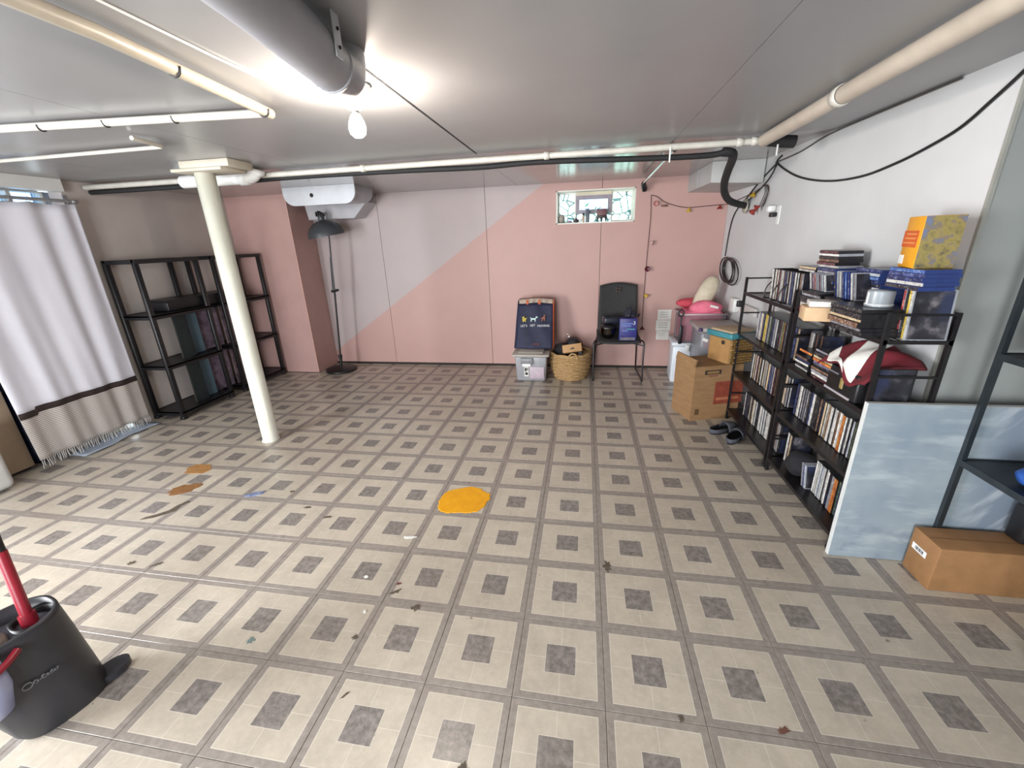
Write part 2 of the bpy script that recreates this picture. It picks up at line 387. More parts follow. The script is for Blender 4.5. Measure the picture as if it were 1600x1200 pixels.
# right wall, its step and the grey-green return
wr = MB().prism([(xr(YJ), YJ + 0.0015), (xr(YB + .15), YB + 0.15), (xr(YB) + 0.14, YB + 0.15), (xr(YJ) + 0.12, YJ + 0.0015)], 'z', 0, ZC).build('wall_right', M_RWALL, kind='structure')
MB().box((xr(YJ) - 0.003, YJ - 0.003, 0), (xr(YJ) + 0.009, YJ + 0.009, ZC)).build('trim_corner', mat('corner_trim', '8f8f88', None, 0.5), kind='structure')
MB().box((xr(YJ) + 0.001, YJ, 0), (2.6, YJ + 0.1, ZC)).build('wall_step', M_GRAYWALL, kind='structure')
MB().box((2.6, -3.6, 0), (2.7, YJ + 0.1, ZC)).build('wall_far_right', M_GRAYWALL, kind='structure')
MB().box((-4.07, -3.6, 0), (-1.9, -3.5, ZC)).box((-0.3, -3.6, 0), (2.7, -3.5, ZC)).build('wall_front', M_RWALL, kind='structure')

# ceiling boards with seams
ce = MB().box((-4.4, -3.6, ZC + 0.05), (2.7, 4.0, ZC + 0.12)).build('ceiling', M_DARKGAP, kind='structure')
cx_ = [-4.4, -3.23, -2.02, -0.806, 0.412, 1.62, 2.7]
for a, b in zip(cx_[:-1], cx_[1:]):
    for y0, y1, mm in ((-3.6, -1.42, M_CEIL), (-1.42, 2.015, M_CEIL), (2.015, 4.0, M_CEILFAR)):
        gl = 0.011 if abs(a + 0.806) < 0.01 and y1 < 2.1 else 0.0014; gr = 0.0012
        MB().box((a + gl, y0 + 0.001, ZC), (b - gr, y1 - 0.001, ZC + 0.012)).build('ceiling_board', mm, parent=ce)

# window in the back wall
def pane_mat():
    t = NT('etched_window_glass'); v = t.obj(); vo = t.n('ShaderNodeTexVoronoi'); vo.feature = 'DISTANCE_TO_EDGE'; vo.inputs['Scale'].default_value = 11; t.L(v, vo.inputs['Vector'])
    line = t.math('LESS_THAN', vo.outputs[0], 0.04); n = t.noise(v, 9, 3)
    tint = t.mix(t.ramp(n, [(0.45, 0.0), (0.62, 1.0)]), (0.95, 1.0, 0.99), (0.72, 0.92, 0.80))
    colr = t.mix(line, tint, (0.16, 0.24, 0.24))
    tr = t.n('ShaderNodeBsdfTransparent'); t.L(colr, tr.inputs[0]); t.fin((0.8, 0.85, 0.85), 0.1)
    mx = t.n('ShaderNodeMixShader'); mx.inputs[0].default_value = 0.5; tl = t.n('ShaderNodeBsdfTranslucent'); t.L(colr, tl.inputs[0]); t.L(tr.outputs[0], mx.inputs[1]); t.L(tl.outputs[0], mx.inputs[2]); t.L(mx.outputs[0], t.t.nodes['Material Output'].inputs[0]); return t.m
M_PANE = pane_mat(); M_SKYPANE = glassy('clear_window_glass', 'cfe2f5', 0.08, 0.05)
M_WINFR = mat('white_window_frame', 'd5d3ca', 'c8c6bc', 0.4, 8); M_MAUVEFR = mat('mauve_frame', '8f8791', '827a84', 0.5, 8)
w1 = MB()
YW = 3.9
w1.box((WX0, YB + 0.001, WZ0 - 0.002), (WX1, YW + 0.03, WZ0 + 0.012)).box((WX0 - 0.002, YB + 0.001, WZ0), (WX0 + 0.012, YW + 0.03, WZ1)).box((WX1 - 0.012, YB + 0.001, WZ0), (WX1 + 0.002, YW + 0.03, WZ1)).box((WX0, YB + 0.001, WZ1 - 0.012), (WX1, YW + 0.03, WZ1 + 0.002))
w1o = w1.build('window_1', M_WINFR, kind='structure')
def rect_frame(x0, x1, z0, z1, t, y0, y1):
    return MB().box((x0, y0, z0), (x1, y1, z0 + t)).box((x0, y0, z1 - t), (x1, y1, z1)).box((x0, y0, z0 + t), (x0 + t, y1, z1 - t)).box((x1 - t, y0, z0 + t), (x1, y1, z1 - t))
rect_frame(WX0 + 0.012, -0.205, WZ0 + 0.012, WZ1 - 0.012, 0.014, YW, YW + 0.02).build('side_sash', M_WINFR, parent=w1o)
rect_frame(0.165, WX1 - 0.012, WZ0 + 0.012, WZ1 - 0.012, 0.014, YW, YW + 0.02).build('side_sash', M_WINFR, parent=w1o)
rect_frame(-0.205, 0.165, 1.665, WZ1 - 0.045, 0.038, YW - 0.02, YW + 0.02).build('centre_frame', M_MAUVEFR, parent=w1o)
MB().box((-0.205, YW - 0.015, WZ1 - 0.045), (0.165, YW + 0.02, WZ1 - 0.012)).build('head_strip', mat('cream_strip', 'c8c0a8', None, 0.5), parent=w1o)
for x0, x1, z0, z1, mm in ((WX0 + 0.026, -0.219, WZ0 + 0.026, WZ1 - 0.026, M_PANE), (0.179, WX1 - 0.026, WZ0 + 0.026, WZ1 - 0.026, M_PANE), (-0.167, 0.127, 1.703, 1.805, M_SKYPANE), (-0.205, 0.165, WZ0 + 0.012, 1.665, M_PANE)):
    MB().box((x0, YW + 0.008, z0), (x1, YW + 0.012, z1)).build('pane', mm, parent=w1o)
# little things on the window sill
ZS = WZ0 + 0.0125
o = thing('grey_bottle', (-0.08, 3.81, ZS), 'tall grey cylinder bottle standing in the middle of window sill', 'bottle')
MB().lathe([(0, 0), (0.02, 0), (0.0205, 0.004), (0.0205, 0.10), (0.019, 0.103), (0.019, 0.128), (0.017, 0.131), (0, 0.131)], 18, c=(-0.08, 3.81, ZS)).build('bottle_body', mat('slate_bottle', '5d636c', None, 0.4), parent=o)
o = thing('small_bottle', (-0.12, 3.805, ZS), 'small pale bottle with black cap beside the grey cylinder bottle', 'bottle')
MB().lathe([(0, 0), (0.014, 0), (0.015, 0.005), (0.015, 0.055), (0.009, 0.065), (0.009, 0.07), (0, 0.07)], 16, c=(-0.122, 3.805, ZS)).build('bottle_body', mat('pale_amber_bottle', 'b09a86', None, 0.3), parent=o)
MB().lathe([(0, 0.07), (0.0115, 0.07), (0.0115, 0.09), (0, 0.091)], 14, c=(-0.122, 3.805, ZS)).build('bottle_cap', M_BLACK, parent=o)
o = thing('brown_box', (0.065, 3.81, ZS), 'small reddish brown wooden box on short legs on the window sill', 'box')
MB().rbox((0.016, 3.79, ZS + 0.038), (0.118, 3.835, ZS + 0.125), 0.005, seg=2).build('box_body', mat('red_brown_wood', '6a4448', '5a383c', 0.5), parent=o)
MB().rbox((0.014, 3.786, ZS + 0.035), (0.120, 3.839, ZS + 0.062), 0.004).build('dark_skirt', mat('dark_wood', '34262c', None, 0.5), parent=o)
for x in (0.026, 0.068, 0.108):
    MB().lathe([(0, 0), (0.006, 0), (0.009, 0.036), (0, 0.036)], 10, c=(x, 3.81, ZS)).build('leg', mat('dark_wood', '34262c'), parent=o)
o = thing('pale_vase', (-0.35, 3.82, ZS), 'pale stone vase in the left corner of window sill', 'vase')
MB().lathe([(0, 0), (0.022, 0), (0.034, 0.03), (0.036, 0.055), (0.026, 0.075), (0.022, 0.085), (0.017, 0.083), (0, 0.07)], 20, c=(-0.352, 3.82, ZS)).build('vase_body', mat('pale_stone', '9c958c', '857e75', 0.5), parent=o)
o = thing('dark_figurine', (-0.19, 3.80, ZS), 'small dark animal figurine lying on the window sill', 'figurine')
blob('figurine_body', (-0.195, 3.80, ZS + 0.018), (0.032, 0.014, 0.017), mat('dark_clay', '3b3236', None, 0.5), '', '', 44, parent=o, amp=0.25, seg=(14, 8))
MB().rbox((-0.205, 3.795, ZS + 0.028), (-0.185, 3.805, ZS + 0.045), 0.004).build('figurine_head', mat('dark_clay', '3b3236'), parent=o)
for x, lb_ in ((-0.155, 'tiny white egg-like stone on the window sill by the pale bottle'),):
    blob('white_stone', (x, 3.80, ZS + 0.017), (0.017, 0.015, 0.017), M_WHITE, lb_, 'stone', 50, amp=0.06, seg=(14, 8))
blob('mauve_stone', (-0.265, 3.80, ZS + 0.013), (0.024, 0.014, 0.012), mat('mauve_stone_c', '8c7f9a', None, 0.5), 'small mauve stone on the window sill beside the vase', 'stone', 51, amp=0.15, seg=(14, 8))
# ground and shrubs seen faintly outside
gw = MB().box((-1.6, 4.02, 1.2), (1.6, 7.0, 1.5)).build('ground_outside', mat('grass_ground', '8a927c', '7a836c', 0.9, 12), kind='structure')
sh = MB()
for k in range(260):
    x, y, z = random.uniform(-0.7, 1.0), random.uniform(4.7, 5.4), 1.5 + abs(random.gauss(0, 0.17))
    a = random.uniform(0, 2 * PI); l = 0.05; u = Vector((math.cos(a), math.sin(a) * .5, random.uniform(-.5, .8))) * l; w = Vector((-math.sin(a), math.cos(a), .3)) * l * .4
    c = Vector((x, y, z)); sh.add([c - u, c + w, c + u, c - w], [(0, 1, 2, 3)])
for k in range(9):
    x = -0.6 + k * 0.19; sh.tube([(x, 5.05, 1.5), (x + random.uniform(-.1, .1), 5.05, 1.8)], 0.008, 5)
sh.build('shrub', mat('shrub_leaf', '6f9a58', '527a3c', 0.7), label='light green shrub outside behind the small back window', category='shrub', base=(0.1, 5.05, 1.5))

# window high in the niche behind the curtain
w2 = MB().box((NX - 0.06, 1.2, 1.80), (NX + 0.012, 1.855, 1.812)).box((NX - 0.06, 1.2, 1.883), (NX + 0.012, 1.855, 1.895)).box((NX - 0.06, 1.64, 1.812), (NX + 0.012, 1.665, 1.883)).box((NX - 0.06, 1.2, 1.812), (NX + 0.01, 1.215, 1.883)).box((NX - 0.06, 1.84, 1.812), (NX + 0.01, 1.855, 1.883)).build('window_2', M_WINFR, kind='structure')
for y0, y1 in ((1.215, 1.64), (1.665, 1.84)):
    MB().box((NX - 0.045, y0, 1.812), (NX - 0.04, y1, 1.883)).build('pane', M_SKYPANE, parent=w2)
MB().box((XL - 0.03, 0.2, 1.878), (XL + 0.05, 1.83, ZC)).build('trim_header', M_WHITE, kind='structure')

# ------------------------------------------------------------------ pipes, duct and lamp on the ceiling
po = thing('support_post', (-2.52, 1.655, 0), 'cream painted round steel post standing between floor and ceiling', 'post')
MB().lathe([(0.0, 0.001), (0.066, 0.001), (0.066, 0.006), (0.058, 0.012), (0.058, 1.90), (0.0, 1.90)], 28, c=(-2.52, 1.655, 0)).build('shaft', M_POST, parent=po)
MB().rbox((-2.66, 1.55, 1.9), (-2.30, 1.755, 1.918), 0.003).rbox((-2.60, 1.56, 1.918), (-2.25, 1.765, ZC - 0.001), 0.003).build('cap_plate', mat('cap_plate_paint', 'b4ad9f', 'a59e90', 0.5), parent=po)

def pipe(name, pts, r, m, label, n=12, cat='pipe', group=None):
    return MB().tube(pts, r, n).build(name, m, label=label, category=cat, group=group, base=pts[0])
t = thing('water_pipe', (-1.5, 2.0, 1.925), 'long white painted pipe crossing the ceiling in front of the pink wall', 'pipe')
MB().tube([(-3.93, 2.0, 1.925), (0.93, 2.0, 1.925)], 0.0185, 12).build('pipe_run', M_WPIPE, parent=t)
MB().tube([(-3.93, 2.035, 1.935), (0.93, 2.035, 1.935)], 0.011, 8).build('second_line', M_WPIPE, parent=t)
for x in (-1.6, -0.35, 0.78, 0.86):
    MB().lathe([(0.0186, -0.018), (0.023, -0.016), (0.023, 0.016), (0.0186, 0.018)], 14, c=(x, 2.0, 1.925), axis=(1, 0, 0)).build('coupling', M_WPIPE, parent=t)
for x in (0.39, 0.98):
    MB().box((x - 0.004, 1.978, 1.84), (x + 0.004, 1.981, 1.925)).build('hanger_strap', M_WHITE, parent=t)
MB().tube(smooth_path([(-3.93, 2.03, 1.892), (-2.9, 2.03, 1.893), (-2.2, 2.03, 1.905), (-1.4, 2.03, 1.90), (-0.8, 2.035, 1.89), (-0.4, 2.03, 1.897), (0.3, 2.03, 1.876), (0.62, 2.03, 1.872), (0.72, 2.02, 1.885)], 5), [0.017] * 41, 8).build('pipe_insulation', M_RUB, label='black foam insulated line tucked behind the long white pipe', category='pipe', base=(0, 2.03, 1.89))
h = thing('foam_hose', (1.228, 3.2, 1.637), 'black foam hose curving down from ceiling pipe into white wall', 'hose')
MB().tube(smooth_path([(0.70, 2.03, 1.885), (0.76, 2.05, 1.878), (0.808, 2.2, 1.862), (0.847, 2.4, 1.82), (0.891, 2.6, 1.769), (0.957, 2.79, 1.711), (1.071, 3.0, 1.665), (1.268, 3.22, 1.637)], 6), 0.026, 12).build('hose_body', M_RUB, parent=h)
MB().lathe([(0.0, -0.012), (0.055, -0.012), (0.06, 0.0), (0.03, 0.004)], 16, c=(1.262, 3.22, 1.637), axis=(1, 0, 0)).build('wall_collar', mat('collar_beige', 'a8a294', None, 0.6), parent=h)
t = thing('drain_elbow', (-2.5, 1.93, 1.9), 'fat white drain pipe elbow under the ceiling behind the post', 'pipe')
MB().tube([(-2.98, 1.94, 1.906), (-2.44, 1.93, 1.906)] + [(-2.44 + 0.075 * math.sin(a), 1.93, 1.906 + 0.05 * (1 - math.cos(a))) for a in (0.35, 0.7, 1.05, 1.4)], 0.042, 16).build('elbow_body', M_WHITE, parent=t)
MB().lathe([(0.043, -0.03), (0.05, -0.028), (0.05, 0.028), (0.043, 0.03)], 18, c=(-2.47, 1.93, 1.907), axis=(1, 0, 0.05)).build('socket_ring', M_WHITE, parent=t)
MB().lathe([(0.043, -0.02), (0.052, -0.018), (0.055, 0.018), (0.045, 0.02)], 18, c=(-2.365, 1.93, 1.938), axis=(0.35, 0, 1)).build('socket_ring', M_WHITE, parent=t)
t = thing('vent_pipe', (0.87, 1.0, 1.92), 'thick beige-white pipe running along the ceiling above the right wall', 'pipe')
MB().tube([(0.90, 1.97, 1.922), (0.87, 0.9, 1.920), (0.845, -1.6, 1.918)], 0.034, 16).build('pipe_run', mat('beige_pipe', 'b3a89b', 'a4998c', 0.4, 9, world_space=True), parent=t)
MB().lathe([(0.0345, -0.02), (0.039, -0.018), (0.039, 0.018), (0.0345, 0.02)], 16, c=(0.873, 1.15, 1.92), axis=(0, 1, 0)).build('pipe_coupling', M_WPIPE, parent=t)
MB().tube([(0.93, 2.0, 1.925), (1.04, 2.0, 1.912), (1.075, 2.0, 1.908)], [0.03, 0.033, 0.033], 14).build('rubber_end', M_RUB, parent=t)
# conduits at the left
def conduit(name, pts, r, label, ties, mm=M_WPIPE):
    o = thing(name, pts[0], label, 'conduit'); MB().tube(pts, r, 10).build('tube', mm, parent=o)
    for c, d in ties:
        d = Vector(d).normalized(); s_ = d.cross(Vector((0, 0, 1)))
        MB().tube([Vector(c) + s_ * (r + 0.003) * math.cos(a) * 1.0 + Vector((0, 0, 1)) * (r + 0.003) * math.sin(a) for a in [PI * 0.95 + k * PI * 1.1 / 8 for k in range(9)]], 0.0028, 5).build('clip', M_BLACKM, parent=o)
    return o
conduit('white_conduit', [(-1.30, -1.9, 1.935), (-1.26, 0.1, 1.935), (-1.335, 0.78, 1.935)], 0.019, 'white conduit running toward the lamp, clipped under the ceiling', [((-1.285, 0.32, 1.935), (0, 1, 0)), ((-1.33, 0.735, 1.935), (0, 1, 0))], mat('warm_white_pipe', 'aaa294', '9c9487', 0.35, 10, world_space=True))
conduit('white_conduit', [(-3.9, 0.62, 1.938), (-2.5, 0.655, 1.938), (-1.36, 0.775, 1.938)], 0.015, 'white conduit crossing sideways under the ceiling with black clips', [((-2.31, 0.675, 1.938), (1, 0, 0)), ((-2.02, 0.70, 1.938), (1, 0, 0)), ((-1.725, 0.73, 1.938), (1, 0, 0))])
conduit('thin_conduit', [(-3.9, 1.135, 1.94), (-2.24, 1.13, 1.94), (-2.22, 1.11, 1.94), (-2.19, 0.94, 1.94)], 0.010, 'thin white conduit with a short bent end near the post', [])
pipe('ceiling_wire', [(-1.15, -1.2, ZC - 0.004), (-1.16, 0.33, ZC - 0.004), (-1.145, 0.73, ZC - 0.004)], 0.0035, M_WHITE, 'thin straight white wire stapled to the ceiling beside the duct', 6, 'wire')

# round duct above the lamp
d = thing('round_duct', (-0.72, 0.0, 1.86), 'fat grey round duct hanging under the ceiling beside the bulb', 'duct')
MB().tube([(-0.50, -2.4, 1.89), (-0.735, -0.05, 1.892), (-0.787, 0.30, 1.893)], 0.062, 24).build('duct_run', M_DUCT, parent=d)
MB().tube(smooth_path([(-0.787, 0.30, 1.893), (-0.794, 0.36, 1.896), (-0.799, 0.395, 1.910), (-0.802, 0.408, 1.96)], 5), 0.0625, 24).build('duct_elbow', M_DUCT, parent=d)
MB().lathe([(0.0625, -0.006), (0.066, -0.004), (0.066, 0.004), (0.0625, 0.006)], 24, c=(-0.788, 0.302, 1.893), axis=(-0.1, 1, 0)).build('duct_seam', M_DUCT, parent=d)
sb = MB().box((-0.706, 0.195, 1.87), (-0.703, 0.225, ZC)).build('hanger_strap', M_WHITEM, parent=d)
for z in (1.892, 1.93):
    MB().lathe([(0, -0.001), (0.004, -0.001), (0.004, 0.002)], 10, c=(-0.7015, 0.21, z), axis=(1, 0, 0)).build('strap_hole', M_DARKGAP, parent=sb)

# bare bulb
lb = thing('ceiling_bulb', (-0.915, 0.66, ZC), 'bare glowing bulb in a white porcelain holder under the ceiling', 'lamp')
MB().lathe([(0.0, 0.0), (0.062, 0.0), (0.064, -0.012), (0.055, -0.026), (0.03, -0.034), (0.028, -0.07), (0.0, -0.07)], 24, c=(-0.915, 0.66, ZC - 0.0005)).build('lamp_holder', M_WHITE, parent=lb)
MB().lathe([(0.0, -0.07), (0.0135, -0.07), (0.0135, -0.088), (0.0, -0.088)], 16, c=(-0.915, 0.66, ZC)).build('bulb_base', M_CHROME, parent=lb)
te = NT('lit_bulb'); em = te.n('ShaderNodeEmission'); em.inputs[0].default_value = (1.0, 0.88, 0.75, 1); em.inputs[1].default_value = BULB; te.L(em.outputs[0], te.t.nodes['Material Output'].inputs[0])
MB().lathe([(0.013, -0.088), (0.019, -0.098), (0.027, -0.115), (0.030, -0.132), (0.026, -0.150), (0.015, -0.160), (0.0, -0.163)], 12, c=(-0.915, 0.66, ZC)).build('bulb_glass', te.m, parent=lb, label='glowing warm white bulb')

# white fixture and grey trough over the pink chase
def rprof(x0, x1, z0, z1, r, n=6):
    p = [(x0, z1)] + [(x0 + r - r * math.cos(a), z0 + r - r * math.sin(a)) for a in [PI / 2 * k / n for k in range(n + 1)]]
    p += [(x1 - r + r * math.sin(a), z0 + r - r * math.cos(a)) for a in [PI / 2 * k / n for k in range(n + 1)]] + [(x1, z1)]
    return p
f1 = thing('ceiling_fixture', (-2.55, 3.0, ZC), 'white panel fixture with rounded lower corners and a dark hole', 'fixture')
MB().prism(rprof(-2.915, -2.18, 1.80, ZC - 0.001, 0.11), 'y', 2.915, 2.93).build('front_panel', M_WHITEM, parent=f1)
MB().prism(rprof(-2.895, -2.2, 1.83, ZC - 0.001, 0.10), 'y', 2.93, 3.30).build('fixture_body', M_DUCT, parent=f1)
MB().lathe([(0, -0.002), (0.018, -0.002), (0.018, 0.001)], 14, c=(-2.62, 2.914, 1.885), axis=(0, 1, 0)).build('hole', M_DARKGAP, parent=f1)
f2 = thing('wall_hood', (-2.75, 3.74, 1.71), 'pale grey faceted metal hood on the pink wall behind the fixture', 'hood')
MB().prism([(-3.10, ZC - 0.002), (-3.12, 1.86), (-3.10, 1.715), (-2.555, 1.715), (-2.40, 1.86), (-2.44, ZC - 0.002)], 'y', 3.52, YB - 0.001).build('hood_body', mat('pale_grey_metal', 'b3b1b4', 'a4a2a6', 0.35, 6), parent=f2)
MB().box((-3.102, 3.515, 1.708), (-2.552, 3.53, 1.716)).build('hood_lip', M_DUCT, parent=f2)

# boxed white duct in the right corner
bd = thing('box_duct', (1.08, 3.3, 1.80), 'white sheet metal box duct in the ceiling corner above the coiled cable', 'duct')
MB().prism([(0.885, 1.81), (XR - 0.001, 1.79), (XR - 0.001, ZC - 0.001), (0.885, ZC - 0.001)], 'y', 2.95, YB - 0.001).build('duct_box', mat('white_duct_sheet', 'b4b4b2', 'a6a6a5', 0.45, 3), parent=bd)
MB().box((0.882, 3.40, 1.812), (0.886, 3.408, ZC - 0.001)).build('duct_fold', M_DUCT, parent=bd)
tl = thing('tube_light', (0.45, 2.9, 1.93), 'slim bright metal tube with a black end cap under the ceiling', 'tube')
MB().tube([(0.44, 2.12, 1.925), (0.445, 3.62, 1.905)], 0.013, 10).build('tube_body', M_CHROME, parent=tl)
MB().tube([(0.446, 3.62, 1.905), (0.452, 3.665, 1.89), (0.465, 3.69, 1.86), (0.468, 3.695, 1.835)], [0.02, 0.026, 0.026, 0.02], 10).build('end_cap', M_BLACK, parent=tl)
MB().box((0.436, 2.55, 1.918), (0.45, 2.57, ZC)).build('tube_bracket', M_WHITE, parent=tl)

# ------------------------------------------------------------------ curtain
def cur(u, z):            # u 0..1 along the wall, z height
    y = 1.05 + u * 0.79; tt = (1.82 - z) / 1.8
    y -= (1 - u) * 0.05 * (1 - tt)
    x = -3.855 + 0.015 * math.sin(u * 24 + 0.9 * math.sin(u * 7)) * (0.8 - 0.25 * tt) + 0.004 * math.sin(u * 47 + z * 1.5) * tt
    return (x, y, z)
def ztop(u): return 1.792 - 0.012 * abs(math.sin(u * 9.5)) 
ct = thing('curtain', (-3.855, 1.45, 0.07), 'white cotton curtain with dark brown stripe and striped fringed hem', 'curtain')
M_CURT = mat('white_curtain_cotton', 'dcdbe4', 'd3d2dc', 0.85, 6, 0.2, stretch=(1, 1, .3))
def hem_mat():
    t = NT('striped_hem'); v = t.pos(); s = t.n('ShaderNodeSeparateXYZ'); t.L(v, s.inputs[0])
    w = t.math('FRACT', t.math('MULTIPLY', s.outputs[2], 1 / 0.0125)); st = t.math('LESS_THAN', w, 0.5)
    return t.fin(t.mix(st, hexc('cdc6c1'), hexc('8d847c')), 0.9)
Zb = 0.425
MB().grid(lambda u, v: cur(u, Zb - 0.005 + v * (ztop(u) - Zb + 0.005)), 90, 24).build('curtain_cloth', M_CURT, parent=ct, solid=0.003, recalc=False)
MB().grid(lambda u, v: tuple(Vector(cur(u, Zb - 0.022 + v * 0.044 - 0.018 * (u < 0.13))) + Vector((0.0035, 0, 0))), 90, 2).build('brown_band', mat('brown_band', '332724', '2b201d', 0.9), parent=ct, solid=0.0045, recalc=False)
MB().grid(lambda u, v: cur(u, 0.075 + v * (Zb - 0.006 - 0.075)), 90, 10).build('striped_hem', hem_mat(), parent=ct, solid=0.003, recalc=False)
fr = MB()
for k in range(64):
    u = (k + 0.5) / 64; p = Vector(cur(u, 0.078)); q = p + Vector((random.uniform(-.006, .012), random.uniform(-.012, .012), -0.05 - random.uniform(0, .018)))
    fr.tube([p, (p + q) / 2 + Vector((random.uniform(-.003, .003), random.uniform(-.004, .004), 0)), q], 0.0026, 5)
fr.build('fringe', mat('fringe_cotton', 'c2bebb', None, 0.9), parent=ct, kind='stuff')
M_ROD = mat('satin_rod', 'a9a8a6', '98979a', 0.5, 10, metal=0.6)
rd = thing('curtain_rod', (-3.89, 1.2, 1.812), 'chrome curtain rod with bracket above the white curtain', 'curtain rod')
MB().tube([(-3.878, 0.5, 1.812), (-3.878, 1.84, 1.812)], 0.011, 10).build('rod', M_ROD, parent=rd)
MB().box((-3.952, 1.836, 1.77), (-3.944, 1.862, 1.86)).tube([(-3.95, 1.846, 1.812), (-3.872, 1.846, 1.812)], 0.008, 8).lathe([(0, -.02), (.014, -.018), (.018, 0), (.014, .018), (0, .02)], 12, c=(-3.878, 1.852, 1.812), axis=(0, 1, 0)).build('bracket', M_ROD, parent=rd)
for k in range(8):
    y = 1.02 + k * 0.111
    MB().tube([(-3.878 + 0.016 * math.cos(a), y, 1.806 + 0.02 * math.sin(a)) for a in [2 * PI * i / 12 for i in range(12)]], 0.0018, 5, closed=True).build('ring', M_ROD, parent=rd)
# things beside the curtain
cb = thing('beige_cabinet', (-4.05, 0.7, 0), 'tall beige laminate cabinet at the curtain edge', 'cabinet')
MB().rbox((-4.15, 0.25, 0.02), (-3.962, 1.072, 1.2), 0.004).build('cabinet_body', M_BEIGE, parent=cb)
MB().box((-4.14, 0.28, 0.0), (-3.975, 1.05, 0.02)).build('plinth', M_DARKGAP, parent=cb)
wbn = thing('white_bin', (-3.88, 0.62, 0), 'rounded white plastic bin in front of the beige cabinet', 'bin')
MB().rbox((-3.945, 0.36, 0.0), (-3.775, 0.862, 0.30), 0.045, seg=4).build('bin_body', M_WHITE, parent=wbn)
MB().rbox((-3.95, 0.35, 0.302), (-3.77, 0.868, 0.42), 0.03, seg=3).build('bin_lid', M_WHITE, parent=wbn)
MB().rbox((-4.12, 1.08, 0.55), (-3.98, 1.24, 0.85), 0.04, seg=3, rot=rz(0.1)).rbox((-4.11, 1.1, 0.001), (-3.985, 1.22, 0.55), 0.03, seg=2).build('navy_bag', mat('navy_shiny', '20304f', '10182c', 0.3, 14, 0.4), label='dark navy shiny bag stuffed behind the curtain edge', category='bag', base=(-4.05, 1.16, 0))
m = MB(); m.grid(lambda u, v: (-3.93 + 0.16 * v + 0.02 * math.sin(u * 7), 1.24 + 0.6 * u, 0.006 + 0.006 * abs(math.sin(u * 9 + v * 3))), 16, 4)
m.build('paper_sheet', M_BLUEPAPER, label='crumpled pale blue plastic sheet on floor below the curtain', category='sheet', base=(-3.85, 1.5, 0), solid=0.002, recalc=False)

# ------------------------------------------------------------------ black plastic shelving at the left wall
def shelving(y0, y1, label):
    o = thing('storage_shelf', (-3.77, (y0 + y1) / 2, 0), label, 'shelf', 'black plastic shelving units')
    xf, xb = -3.632, -3.925
    zs = [0.07, 0.50, 0.935, 1.37]
    for z in zs:
        m = MB().box((xb - 0.012, y0, z - 0.012), (xf + 0.012, y1, z)).box((xf + 0.002, y0, z - 0.035), (xf + 0.012, y1, z + 0.004)).box((xb - 0.012, y0, z - 0.035), (xb - 0.002, y1, z + 0.004)).box((xb, y0, z - 0.035), (xf, y0 + 0.01, z + 0.004)).box((xb, y1 - 0.01, z - 0.035), (xf, y1, z + 0.004))
        if z > 1.3:
            m = MB()
            for a, b in (((xf - 0.02, y0, z - 0.02), (xf + 0.012, y1, z + 0.012)), ((xb - 0.012, y0, z - 0.02), (xb + 0.02, y1, z + 0.012)), ((xb, y0, z - 0.02), (xf, y0 + 0.03, z + 0.012)), ((xb, y1 - 0.03, z - 0.02), (xf, y1, z + 0.012))): m.box(a, b)
        m.build('shelf_board' if z < 1.3 else 'top_frame', M_BLACK, parent=o)
    for x in (xf - 0.006, xb + 0.006):
        for y in (y0 + 0.016, y1 - 0.016):
            MB().rbox((x - 0.016, y - 0.021, 0.0), (x + 0.016, y + 0.021, 1.362), 0.005, seg=1).rbox((x - 0.02, y - 0.025, 0.0), (x + 0.02, y + 0.025, 0.03), 0.004, seg=1).build('leg', M_BLACK, parent=o)
    return o
shelving(1.935, 2.515, 'black plastic four tier shelf unit next to the white curtain')
shelving(2.665, 3.295, 'black plastic four tier shelf unit next to the pink chase')
def paint_mat(name, c, base):
    t = NT(name); v = t.obj(); n1 = t.noise(v, 7, 5, 0.7); n2 = t.noise(v, 18, 4)
    col = t.mix(t.ramp(n1, [(0.35, 0.0), (0.6, 1.0)]), hexc(c), hexc(base)); col = t.mix(t.math('MULTIPLY', t.ramp(n2, [(0.5, 0.0), (0.62, 1.0)]), 0.7), col, hexc('372f3a'))
    return t.fin(col, 0.6)
